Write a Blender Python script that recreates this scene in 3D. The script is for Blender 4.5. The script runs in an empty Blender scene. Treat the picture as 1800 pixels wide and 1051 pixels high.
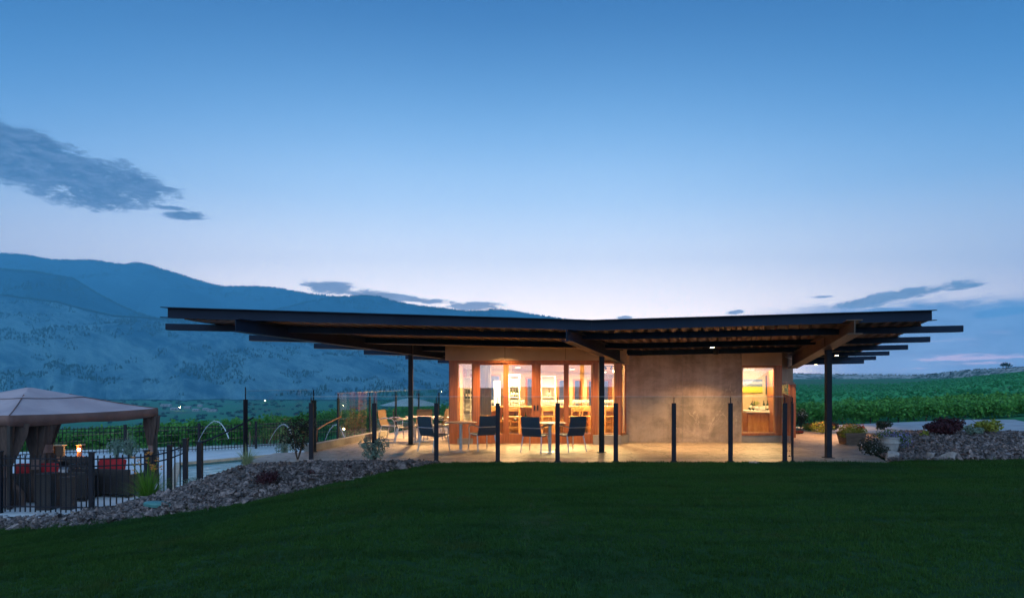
import bpy, bmesh, math, random
from math import sin, cos, pi, radians, exp, sqrt, atan2, tan
from mathutils import Vector, Matrix, noise
import numpy as np
R = random.Random(7)
S = bpy.context.scene
COL = S.collection

# ---------------------------------------------------------------- camera
F = 1200.0; HC = 1.78; YH = 670.0
cam = bpy.data.cameras.new('camera'); camo = bpy.data.objects.new('camera', cam); COL.objects.link(camo)
camo.location = (0, 0, HC); camo.rotation_euler = (radians(90), 0, 0)
cam.sensor_width = 36; cam.lens = 24; cam.shift_y = (YH - 525.5) / 1800.0
cam.clip_start = .1; cam.clip_end = 40000
S.camera = camo
S.view_settings.view_transform = 'Standard'; S.view_settings.look = 'None'
S.view_settings.exposure = .15; S.view_settings.gamma = 1; S.view_settings.use_curve_mapping = False
S.cycles.use_denoising = True
S.cycles.max_bounces = 10; S.cycles.diffuse_bounces = 4; S.cycles.glossy_bounces = 4
S.cycles.transmission_bounces = 8; S.cycles.transparent_max_bounces = 24; S.cycles.volume_bounces = 2
S.cycles.sample_clamp_indirect = 4; S.cycles.caustics_reflective = False; S.cycles.caustics_refractive = False

# ---------------------------------------------------------------- node expression helper
class E:
    def __init__(s, nt, v): s.nt = nt; s.v = v
    def _op(s, op, *o, clamp=False):
        n = s.nt.nodes.new('ShaderNodeMath'); n.operation = op; n.use_clamp = clamp
        for i, x in enumerate((s,) + o):
            x = x.v if isinstance(x, E) else x
            if isinstance(x, (int, float)): n.inputs[i].default_value = x
            else: s.nt.links.new(x, n.inputs[i])
        return E(s.nt, n.outputs[0])
    def __add__(s, o): return s._op('ADD', o)
    def __sub__(s, o): return s._op('SUBTRACT', o)
    def __mul__(s, o): return s._op('MULTIPLY', o)
    def __truediv__(s, o): return s._op('DIVIDE', o)
    __radd__ = __add__; __rmul__ = __mul__
    def __rsub__(s, o): return (s * -1.0) + o
    def mx(s, o): return s._op('MAXIMUM', o)
    def clamp(s): return s._op('ADD', 0.0, clamp=True)
    def smooth(s, a, b):
        n = s.nt.nodes.new('ShaderNodeMapRange'); n.interpolation_type = 'SMOOTHSTEP'
        s.nt.links.new(s.v, n.inputs[0]); n.inputs[1].default_value = a; n.inputs[2].default_value = b
        return E(s.nt, n.outputs[0])
def comb(nt, x, y, z):
    n = nt.nodes.new('ShaderNodeCombineXYZ')
    for i, v in enumerate((x, y, z)):
        v = v.v if isinstance(v, E) else v
        if isinstance(v, (int, float)): n.inputs[i].default_value = v
        else: nt.links.new(v, n.inputs[i])
    return n.outputs[0]
def nz(nt, vec, scale, detail=4, rough=.55, dist=0):
    n = nt.nodes.new('ShaderNodeTexNoise'); n.inputs['Scale'].default_value = scale
    n.inputs['Detail'].default_value = detail; n.inputs['Roughness'].default_value = rough; n.inputs['Distortion'].default_value = dist
    if vec is not None: nt.links.new(vec, n.inputs['Vector'])
    return E(nt, n.outputs['Fac'])
def mixc(nt, f, a, b):
    n = nt.nodes.new('ShaderNodeMix'); n.data_type = 'RGBA'
    for k, v in ((0, f), (6, a), (7, b)):
        v = v.v if isinstance(v, E) else v
        if isinstance(v, (int, float)): n.inputs[k].default_value = v
        elif isinstance(v, tuple): n.inputs[k].default_value = tuple(v) + (1,) if len(v) == 3 else v
        else: nt.links.new(v, n.inputs[k])
    return n.outputs[2]
def ramp(nt, fac, stops, interp='LINEAR'):
    n = nt.nodes.new('ShaderNodeValToRGB'); cr = n.color_ramp; cr.interpolation = interp
    while len(cr.elements) > 1: cr.elements.remove(cr.elements[0])
    cr.elements[0].position = stops[0][0]; cr.elements[0].color = tuple(stops[0][1]) + (1,)
    for p, c in stops[1:]:
        e = cr.elements.new(p); e.color = tuple(c) + (1,)
    nt.links.new(fac.v if isinstance(fac, E) else fac, n.inputs[0])
    return n.outputs[0]
def srgb(r, g, b):
    return tuple((c / 255 / 12.92) if c / 255 <= .04045 else ((c / 255 + .055) / 1.055) ** 2.4 for c in (r, g, b))

# ---------------------------------------------------------------- world: dusk sky
W = bpy.data.worlds.new('World'); S.world = W; W.use_nodes = True
nt = W.node_tree; nt.nodes.clear()
tc = nt.nodes.new('ShaderNodeTexCoord'); sx = nt.nodes.new('ShaderNodeSeparateXYZ'); nt.links.new(tc.outputs['Generated'], sx.inputs[0])
X_, Y_, Z_ = (E(nt, o) for o in sx.outputs)
el = Z_._op('ARCSINE') * (180 / pi)
az = X_._op('ARCTAN2', Y_) * (180 / pi)
elr = (el / 45.0).clamp()
glow = ramp(nt, elr, [(0, srgb(255,238,226)), (.10, srgb(252,242,238)), (.17, srgb(240,240,246)), (.27, srgb(208,226,244)),
                      (.42, srgb(122,170,214)), (.58, srgb(58,106,160)), (.72, srgb(38,80,134)), (1, srgb(34,72,126))], 'B_SPLINE')
away = ramp(nt, elr, [(0, srgb(214,182,188)), (.10, srgb(200,184,196)), (.2, srgb(172,182,200)), (.32, srgb(116,158,198)),
                      (.45, srgb(58,114,170)), (.6, srgb(34,78,132)), (.8, srgb(32,72,124)), (1, srgb(32,70,120))], 'B_SPLINE')
gm = ((az + 2.0)._op('ABSOLUTE')).smooth(46.0, 6.0)
sky = mixc(nt, gm, away, glow)
# clouds: (az, el, half width az, half width el, tilt, weight)
dv = comb(nt, az, el * 3.0, 0.0)
n1 = nz(nt, dv, .17, 8, .62, .4); n2 = nz(nt, dv, .62, 9, .68, .5)
nn = n1 * .5 + n2 * .5
cl = None
def pxd(x, y):
    a = math.atan((x - 900) / F); return math.degrees(a), math.degrees(math.atan((YH - y) / F * cos(a)))
for (x, y, hx, hy, tilt, k) in [(80,288,190,50,-.17,1.25), (225,318,95,24,-.14,1.0), (325,379,38,8,.04,.95), (578,505,52,12,-.06,1.15), (655,519,70,9,-.1,.95),
                        (745,528,60,5,-.05,.9), (838,538,46,8,.0,1.0), (1590,517,135,11,.16,1.1), (1690,505,50,5,.12,.85),
                        (1445,522,22,3,0,1), (1760,548,60,7,.1,1), (1290,549,16,4,.1,1), (1098,558,14,3,0,1), (960,558,10,2,0,.8), (300,366,30,4,0,.8), (1560,545,60,4,0,.6)]:
    ca, ce = pxd(x, y); sa = math.degrees(hx / F) * cos(radians(ca)) ** 2; se = math.degrees(hy / F) * cos(radians(ca))
    da = az - ca; de = el - ce - da * tilt
    r2 = (da / sa)._op('POWER', 2) + (de / se)._op('POWER', 2)
    m = (1.15 - r2 * .75) * k
    cl = m if cl is None else cl.mx(m)
dens = (cl.mx(-1.5) + (nn - .5) * 6.0).smooth(.15, .95) * 1.0
core = srgb(50, 92, 142)
sky = mixc(nt, dens * .95, sky, mixc(nt, n2.smooth(.35, .75), srgb(46, 70, 104), srgb(100, 120, 152)))
# low cloud bank to the right, with lit pink breaks
bank_e = el + (nn - .5) * 3.2
bank = bank_e.smooth(6.2, 5.0) * az.smooth(16.0, 27.0)
sky = mixc(nt, bank * .92, sky, mixc(nt, n1.smooth(.3, .7), srgb(52, 98, 152), srgb(88, 130, 180)))
st = nz(nt, comb(nt, az * .16, el * 1.5, 3.0), 1.0, 5, .6, .2)
brk = st.smooth(.53, .66) * el.smooth(3.9, 2.2) * el.smooth(-.5, .6) * az.smooth(18.0, 24.0)
sky = mixc(nt, brk * .75, sky, srgb(206, 176, 204))
nish = nt.nodes.new('ShaderNodeTexSky'); nish.sky_type = 'NISHITA'; nish.sun_disc = False
nish.sun_elevation = radians(-2.0); nish.sun_rotation = radians(-2.0); nish.altitude = 300
bg1 = nt.nodes.new('ShaderNodeBackground'); nt.links.new(nish.outputs[0], bg1.inputs[0]); bg1.inputs[1].default_value = .05
wg = (1.0 - (el / 15.0)).clamp()._op('POWER', 1.5) * (az + 2.0)._op('ABSOLUTE').smooth(60.0, 8.0) * (1.0 - bank * .9) * (1.0 - dens * .8)
sky = mixc(nt, wg * .9, sky, (2.05, 1.58, 1.26))
lift = (el * -.13)._op('EXPONENT') * .75 + .98
vm = nt.nodes.new('ShaderNodeVectorMath'); vm.operation = 'SCALE'; nt.links.new(sky, vm.inputs[0]); nt.links.new((lift * el.smooth(-6.0, -1.0) + (1.0 - el.smooth(-6.0, -1.0))).v, vm.inputs['Scale']); sky = vm.outputs[0]
bg2 = nt.nodes.new('ShaderNodeBackground'); nt.links.new(sky, bg2.inputs[0]); bg2.inputs[1].default_value = 1.4
ad = nt.nodes.new('ShaderNodeAddShader'); nt.links.new(bg1.outputs[0], ad.inputs[0]); nt.links.new(bg2.outputs[0], ad.inputs[1])
wo = nt.nodes.new('ShaderNodeOutputWorld'); nt.links.new(ad.outputs[0], wo.inputs[0])
W.cycles.sampling_method = 'MANUAL'; W.cycles.sample_map_resolution = 1024
# added fill beyond what the dusk sky gives: one very soft, cool sun lamp from the upper left behind the camera
fill_sun = bpy.data.lights.new('fill_sun', 'SUN'); fill_sun.energy = 2.0; fill_sun.angle = radians(110); fill_sun.color = (.56, .79, 1)
suno = bpy.data.objects.new('fill_sun', fill_sun); COL.objects.link(suno); suno.rotation_euler = (radians(48), 0, radians(-20))

# ---------------------------------------------------------------- materials
def base_mat(name):
    m = bpy.data.materials.new(name); m.use_nodes = True; nt = m.node_tree
    b = nt.nodes['Principled BSDF']; return m, nt, b
def ocoord(nt, sc=(1, 1, 1), kind='Object'):
    t = nt.nodes.new('ShaderNodeTexCoord'); mp = nt.nodes.new('ShaderNodeMapping'); mp.inputs['Scale'].default_value = sc
    nt.links.new(t.outputs[kind], mp.inputs[0]); return mp.outputs[0]
def bump(nt, b, h, dist, strength=1.0):
    n = nt.nodes.new('ShaderNodeBump'); n.inputs['Distance'].default_value = dist; n.inputs['Strength'].default_value = strength
    nt.links.new(h.v if isinstance(h, E) else h, n.inputs['Height']); nt.links.new(n.outputs[0], b.inputs['Normal'])
def mat(name, c1, c2=None, scale=4, rough=.6, metal=0, bmp=0, stretch=(1, 1, 1), detail=5, spec=.5, lo=.35, hi=.65, coord='Object', rand=0):
    m, nt, b = base_mat(name)
    c2 = c2 or tuple(x * .75 for x in c1)
    v = ocoord(nt, stretch, coord); n = nz(nt, v, scale, detail)
    c = mixc(nt, n.smooth(lo, hi), tuple(c1), tuple(c2))
    if rand:
        oi = nt.nodes.new('ShaderNodeObjectInfo')
        hs = nt.nodes.new('ShaderNodeHueSaturation'); nt.links.new(c, hs.inputs['Color'])
        nt.links.new((E(nt, oi.outputs['Random']) * rand + (1 - rand / 2)).v, hs.inputs['Value']); c = hs.outputs[0]
    nt.links.new(c, b.inputs['Base Color'])
    b.inputs['Roughness'].default_value = rough; b.inputs['Metallic'].default_value = metal
    b.inputs['Specular IOR Level'].default_value = spec
    if bmp: bump(nt, b, nz(nt, v, scale * 5, 4), bmp)
    return m
def emis(name, c, s):
    m, nt, b = base_mat(name); b.inputs['Base Color'].default_value = (.8, .8, .8, 1)
    b.inputs['Emission Color'].default_value = tuple(c) + (1,); b.inputs['Emission Strength'].default_value = s; return m
M = {}
M['steel'] = mat('dark_steel', (.007, .010, .017), (.011, .014, .022), 3, .5, .0, .0006, spec=.2)
M['beam'] = mat('painted_beam_steel', (.008, .018, .038), (.011, .023, .046), 1.5, .55, .0, .0008, spec=.12)
M['deckmetal'] = mat('ribbed_deck', (.070, .040, .030), (.105, .060, .046), 1.2, .5, .3, .0005)
M['girder'] = mat('warm_lit_girder_steel', (.070, .045, .032), (.095, .060, .040), 2.5, .45, .1, .0008)  # browner than the beam steel, warm lamplight put into its colour
M['alu'] = mat('aluminium', (.55, .57, .60), (.45, .47, .50), 12, .35, .8)
M['black'] = mat('black_metal', (.012, .012, .014), (.02, .02, .022), 8, .45, .2)
M['fir'] = mat('fir_wood', (.40, .135, .040), (.28, .085, .022), 3, .38, 0, .0008, (9, 9, .6), detail=6)
M['fir_light'] = mat('light_wood', (.55, .30, .11), (.42, .20, .07), 3, .4, 0, .0006, (7, 7, .7), detail=6)
M['maple'] = mat('maple', (.50, .27, .09), (.36, .18, .055), 4, .35, 0, 0, (1, 6, 6))
M['panel'] = mat('fibre_cement_panel', (.46, .35, .25), (.39, .29, .205), 1.5, .75, 0, .0008, spec=.3)
M['plaster'] = mat('plaster', (.50, .39, .25), (.42, .32, .20), 2, .85, 0, .0006)
M['ceiling'] = mat('ceiling_paint', (.74, .66, .54), (.70, .62, .50), 2, .9)
M['intfloor'] = mat('interior_floor', (.28, .20, .13), (.22, .15, .09), 3, .3)
M['white'] = mat('white_paint', (.74, .74, .73), (.68, .68, .67), 6, .5)
M['farmpaint'] = mat('weathered_farm_paint', (.30, .31, .32), (.24, .25, .26), 3, .8)
M['sling'] = mat('sling_fabric', (.016, .036, .070), (.024, .050, .095), 60, .8, 0, .0005)
M['sling_brown'] = mat('brown_sling_fabric', (.10, .060, .035), (.13, .080, .050), 60, .8, 0, .0005)
M['tabletop'] = mat('table_laminate', (.34, .24, .20), (.28, .19, .155), 8, .35, 0, 0)
M['canvas'] = mat('gazebo_canvas', (.46, .37, .39), (.37, .295, .32), 1.1, .85, 0, .004, detail=6)
M['valance'] = mat('brown_canvas', (.17, .095, .080), (.12, .068, .058), 2.5, .85, 0, .004)
M['curtain'] = mat('curtain_fabric', (.105, .070, .058), (.070, .046, .040), 3, .9, 0, .002, (6, 6, 1))
M['umbrella'] = mat('umbrella_canvas', (.62, .62, .66), (.55, .55, .60), 2, .85, 0, .003)
M['wicker'] = mat('dark_wicker', (.014, .011, .011), (.030, .024, .022), 26, .55, 0, .006, (1, 1, 2.2))
M['red'] = mat('red_cushion', (.46, .012, .022), (.34, .010, .016), 5, .8, 0, .003)
M['cushion'] = mat('pale_cushion', (.62, .62, .62), (.54, .54, .55), 5, .85, 0, .003)
M['bark'] = mat('bark', (.09, .06, .04), (.05, .034, .024), 8, .9, 0, .01, (4, 4, 1))
M['trellis'] = mat('weathered_post', (.34, .26, .18), (.24, .18, .12), 6, .85, 0, .003, (5, 5, 1))
M['planterwood'] = mat('planter_wood', (.17, .12, .09), (.10, .07, .05), 5, .85, 0, .004, (1.2, 6, 6), rand=.3)
M['stoneware'] = mat('pale_stoneware', (.36, .37, .36), (.26, .27, .27), 7, .8, 0, .003)
M['mirror'] = mat('mirror_glass', (.8, .8, .8), (.8, .8, .8), 1, .03, 1)
M['bottle'] = mat('bottle_glass', (.012, .022, .010), (.02, .03, .012), 3, .08)
M['label'] = mat('bottle_label', (.62, .58, .48), (.56, .52, .42), 9, .7)
M['downlamp'] = emis('downlight_glow', (1, .80, .50), 40)
M['warmlamp'] = emis('lantern_glow', (1, .62, .28), 30)
M['townlamp'] = emis('town_lamp_glow', (1, .50, .20), 260)
M['ceil_lamp'] = emis('ceiling_lamp_glow', (1, .84, .58), 14)
M['leafA'] = None
def leafmat(name, c1, c2, trans=.25, rough=.5):
    m, nt, b = base_mat(name)
    gi = nt.nodes.new('ShaderNodeNewGeometry'); oi = nt.nodes.new('ShaderNodeObjectInfo')
    f = (E(nt, gi.outputs['Random Per Island']) * .75 + E(nt, oi.outputs['Random']) * .25)
    c = mixc(nt, f, c1, c2); nt.links.new(c, b.inputs['Base Color']); b.inputs['Roughness'].default_value = rough
    b.inputs['Specular IOR Level'].default_value = .12
    t = nt.nodes.new('ShaderNodeBsdfTranslucent'); nt.links.new(c, t.inputs[0]); mx = nt.nodes.new('ShaderNodeMixShader')
    mx.inputs[0].default_value = trans; nt.links.new(b.outputs[0], mx.inputs[1]); nt.links.new(t.outputs[0], mx.inputs[2])
    nt.links.new(mx.outputs[0], nt.nodes['Material Output'].inputs[0]); return m
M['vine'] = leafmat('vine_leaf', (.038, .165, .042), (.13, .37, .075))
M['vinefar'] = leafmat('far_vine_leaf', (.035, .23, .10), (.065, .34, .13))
M['grass'] = leafmat('lawn_blade', (.016, .066, .011), (.054, .130, .024), .25, .6)
gm_ = M['grass'].node_tree; pos = gm_.nodes.new('ShaderNodeNewGeometry').outputs['Position']
pn = nz(gm_, pos, .9, 5, .65); pn2 = nz(gm_, pos, .22, 3); mp_ = gm_.nodes.new('ShaderNodeMapping'); mp_.inputs['Scale'].default_value = (.35, 2.2, 1); gm_.links.new(pos, mp_.inputs[0]); st_ = nz(gm_, mp_.outputs[0], 1.0, 3)
bb = gm_.nodes['Principled BSDF']; old = bb.inputs['Base Color'].links[0].from_socket
cc = mixc(gm_, pn.smooth(.52, .72) * .6, old, (.060, .062, .022)); cc = mixc(gm_, pn2.smooth(.5, .66) * .55, cc, (.010, .062, .030)); cc = mixc(gm_, st_.smooth(.45, .62) * .45, cc, (.008, .030, .008))
gm_.links.new(cc, bb.inputs['Base Color'])
M['lily'] = leafmat('daylily_leaf', (.07, .20, .02), (.16, .34, .05), .3)
M['varieg'] = leafmat('variegated_leaf', (.20, .30, .13), (.46, .50, .32), .2)
M['darkleaf'] = leafmat('dark_leaf', (.018, .026, .022), (.045, .060, .036), .15)
M['greyleaf'] = leafmat('grey_green_leaf', (.10, .17, .13), (.20, .28, .22), .2)
M['purple'] = leafmat('purple_leaf', (.030, .010, .014), (.065, .020, .026), .15)
M['yellowgreen'] = leafmat('yellow_green_leaf', (.16, .20, .03), (.34, .36, .06), .25)
M['medleaf'] = leafmat('mid_green_leaf', (.04, .10, .03), (.10, .18, .05), .2)
M['pinkflower'] = leafmat('pink_petal', (.60, .05, .10), (.75, .14, .12), .3)
M['redflower'] = leafmat('red_petal', (.42, .02, .02), (.62, .06, .03), .3)
M['blueflower'] = leafmat('violet_petal', (.16, .15, .50), (.40, .38, .70), .3)
M['whiteflower'] = leafmat('white_petal', (.60, .62, .66), (.75, .76, .78), .3)
M['orangeflower'] = leafmat('orange_petal', (.80, .28, .05), (.80, .50, .12), .3)
M['pine'] = leafmat('pine_foliage', (.010, .020, .012), (.020, .036, .020), .0, .8)

def glassmat(name, tint, ior=1.5, rough=0.0, extra=0.0):
    m, nt, b = base_mat(name); nt.nodes.remove(b)
    tr = nt.nodes.new('ShaderNodeBsdfTransparent'); tr.inputs[0].default_value = tuple(tint) + (1,)
    gl = nt.nodes.new('ShaderNodeBsdfGlossy'); gl.inputs['Roughness'].default_value = rough; gl.inputs[0].default_value = (1, 1, 1, 1)
    fr = nt.nodes.new('ShaderNodeFresnel'); ge = nt.nodes.new('ShaderNodeNewGeometry')
    nt.links.new((E(nt, ge.outputs['Backfacing']) * (1 / ior - ior) + ior).v, fr.inputs[0])
    mx = nt.nodes.new('ShaderNodeMixShader'); nt.links.new((E(nt, fr.outputs[0]) + extra).clamp().v, mx.inputs[0])
    nt.links.new(tr.outputs[0], mx.inputs[1]); nt.links.new(gl.outputs[0], mx.inputs[2])
    nt.links.new(mx.outputs[0], nt.nodes['Material Output'].inputs[0]); return m
M['pane'] = glassmat('window_glass', (.97, .98, .98), 1.5, 0, .07)
M['guardglass'] = glassmat('guard_glass', (.90, .945, .95), 1.5)
M['glassedge'] = mat('glass_edge', (.42, .52, .53), (.38, .48, .49), 5, .2)
M['wineglass'] = glassmat('wine_glass', (.80, .80, .80), 1.45, .08, .40)
m, nt, b = base_mat('thin_wine_glass'); M['wineglass'] = m; b.inputs['Base Color'].default_value = (.85, .86, .88, 1); b.inputs['Roughness'].default_value = .05; b.inputs['Alpha'].default_value = .42; b.inputs['Specular IOR Level'].default_value = 1
M['jet'] = glassmat('water_jet', (.62, .68, .72), 1.33, .3, .5)

# stamped concrete patio
m, nt, b = base_mat('stamped_concrete'); v = ocoord(nt); M['patio'] = m
vo = nt.nodes.new('ShaderNodeTexVoronoi'); vo.feature = 'DISTANCE_TO_EDGE'; vo.inputs['Scale'].default_value = 1.25; vo.inputs['Randomness'].default_value = .9
wv = nt.nodes.new('ShaderNodeVectorMath'); wv.operation = 'ADD'
nn_ = nt.nodes.new('ShaderNodeTexNoise'); nn_.inputs['Scale'].default_value = 2.0; nt.links.new(v, nn_.inputs[0]); nt.links.new(v, wv.inputs[0])
sc_ = nt.nodes.new('ShaderNodeVectorMath'); sc_.operation = 'SCALE'; sc_.inputs['Scale'].default_value = .35; nt.links.new(nn_.outputs['Color'], sc_.inputs[0]); nt.links.new(sc_.outputs[0], wv.inputs[1])
nt.links.new(wv.outputs[0], vo.inputs['Vector'])
edge = E(nt, vo.outputs['Distance']).smooth(.0, .035)
big = nz(nt, v, .8, 5); fine = nz(nt, v, 7, 6, .65)
c = mixc(nt, (big * .5 + fine * .5).smooth(.36, .64), (.42, .34, .28), (.25, .20, .165))
c = mixc(nt, edge, (.17, .135, .115), c); nt.links.new(c, b.inputs['Base Color'])
nt.links.new((fine * .35 + .30).v, b.inputs['Roughness'])
bump(nt, b, edge * .6 + fine * .9 + big * .5, .012)
# poured concrete wall
m, nt, b = base_mat('board_marked_concrete'); v = ocoord(nt); M['concrete'] = m
big = nz(nt, v, 1.0, 9, .74, .4); fine = nz(nt, ocoord(nt, (1, 1, 1)), 28, 4, .7); hz = nz(nt, ocoord(nt, (.7, .7, 3.2)), 1.6, 6, .66)
vt = nz(nt, ocoord(nt, (5, 5, .35)), 1.0, 5, .6)
c = mixc(nt, (big * .6 + hz * .2 + vt * .2).smooth(.38, .62), (.42, .345, .29), (.20, .16, .13))
c = mixc(nt, fine.smooth(.58, .75) * .5, c, (.10, .08, .065)); rg = nz(nt, ocoord(nt, (1.4, 1, .8)), .8, 5, .6, 1.2); cr_ = ((rg - .5)._op('ABSOLUTE')).smooth(.010, .002)
c = mixc(nt, cr_ * nz(nt, v, .7, 3).smooth(.5, .62) * .6, c, (.52, .44, .36)); nt.links.new(c, b.inputs['Base Color'])
b.inputs['Roughness'].default_value = .7; bump(nt, b, big * .8 + fine * .5 + hz * .7, .010)
M['concrete_plain'] = mat('plain_concrete', (.30, .29, .28), (.22, .215, .21), 2.2, .8, 0, .003, detail=7)
M['pooldeck'] = mat('pool_deck_concrete', (.66, .70, .74), (.54, .58, .62), .9, .5, 0, .004, detail=8)
M['coping'] = mat('pool_coping', (.46, .38, .28), (.36, .29, .21), 4, .6, 0, .002)
M['tile'] = mat('waterline_tile', (.05, .13, .14), (.09, .17, .16), 14, .25)
m, nt, b = base_mat('pool_water'); M['water'] = m
b.inputs['Base Color'].default_value = (.34, .58, .66, 1); b.inputs['Roughness'].default_value = .05; b.inputs['IOR'].default_value = 1.33
bump(nt, b, nz(nt, ocoord(nt), 2.2, 3), .03)
M['lawn'] = mat('lawn_soil_turf', (.010, .038, .012), (.016, .052, .016), 2, .9, spec=.1)
M['soil'] = mat('bare_soil', (.085, .065, .052), (.055, .042, .034), 4, .95, 0, .02)
M['rock'] = mat('slate_chip', (.19, .150, .140), (.042, .034, .036), 3.5, .72, 0, .008, rand=1.3, detail=7)
M['rockpale'] = mat('pale_stone', (.34, .32, .31), (.22, .205, .20), 4, .75, 0, .006)
M['gravelroad'] = mat('driveway_asphalt', (.34, .36, .39), (.26, .27, .30), 1.2, .8, 0, .006)
M['pebble'] = mat('river_cobble', (.30, .30, .32), (.14, .14, .15), 2.5, .7, 0, .004, rand=.9)
# terrain
m, nt, b = base_mat('vineyard_ground'); v = ocoord(nt); M['ground'] = m
f1 = nz(nt, v, .012, 6, .6); f2 = nz(nt, v, .5, 5, .7); f3 = nz(nt, ocoord(nt, (.25, 1.4, 1)), .35, 4, .6)
c = mixc(nt, (f2 * .6 + f3 * .4).smooth(.40, .60), (.018, .13, .065), (.045, .22, .10))
c = mixc(nt, f1.smooth(.45, .62) * .8, c, (.06, .13, .10)); nt.links.new(c, b.inputs['Base Color']); b.inputs['Roughness'].default_value = .95
b.inputs['Specular IOR Level'].default_value = .1; bump(nt, b, f2, .5)
def mountmat(name, grassc, treec, s, thr):  # grass and tree colours carry the blue of the haze
    m, nt, b = base_mat(name); t_ = nt.nodes.new('ShaderNodeTexCoord'); sp_ = nt.nodes.new('ShaderNodeSeparateXYZ'); nt.links.new(t_.outputs['Object'], sp_.inputs[0])
    xx, yy, z3 = (E(nt, o) for o in sp_.outputs); v = comb(nt, xx * .8 + z3 * 1.5, yy * .22, z3 * .6); v2 = comb(nt, xx * .42 + z3 * 1.25, yy * .05, z3 * .2)
    w = nz(nt, v, 1 / (320 * s), 8, .66, .6); f = nz(nt, v, 1 / (42 * s), 6, .72); g = nz(nt, v2, 1 / (60 * s), 7, .72, .3)
    k = (w * .42 + f * .33 + g * .27).smooth(thr - .04, thr + .16)
    c = mixc(nt, k, grassc, treec); nt.links.new(c, b.inputs['Base Color']); b.inputs['Roughness'].default_value = 1; b.inputs['Specular IOR Level'].default_value = 0
    bump(nt, b, f * .6 + g, 14 * s); return m
M['mnear'] = mountmat('haze_blue_dry_grass', (.13, .26, .30), (.026, .09, .15), .62, .45)
M['mmid'] = mountmat('haze_blue_wooded_shoulder', (.03, .105, .155), (.008, .045, .085), .9, .44)
M['mfar'] = mountmat('haze_blue_distant_forest', (.045, .14, .20), (.022, .085, .135), 1.4, .44)
m, nt, b = base_mat('silt_cliff'); v = ocoord(nt, (1, 1, 2.5)); M['bluff'] = m
a_ = nz(nt, v, .035, 7, .72, .6); b_ = nz(nt, v, .12, 6, .75)
c = mixc(nt, (a_ * .6 + b_ * .4).smooth(.47, .55), (.36, .37, .36), (.05, .10, .08)); nt.links.new(c, b.inputs['Base Color']); b.inputs['Roughness'].default_value = .95; bump(nt, b, a_, 4)
# painting: a plain generic landscape
m, nt, b = base_mat('painted_landscape'); M['painting'] = m
t = nt.nodes.new('ShaderNodeTexCoord'); sp = nt.nodes.new('ShaderNodeSeparateXYZ'); nt.links.new(t.outputs['Generated'], sp.inputs[0])
zz = E(nt, sp.outputs[2]) + (nz(nt, t.outputs['Generated'], 7, 5) - .5) * .22
c = ramp(nt, zz, [(0, (.22, .26, .02)), (.25, (.40, .42, .04)), (.45, (.30, .34, .03)), (.52, (.06, .10, .05)), (.6, (.10, .16, .22)), (.75, (.40, .44, .48)), (.85, (.10, .18, .34)), (1, (.06, .12, .28))])
nt.links.new(c, b.inputs['Base Color'])

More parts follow.
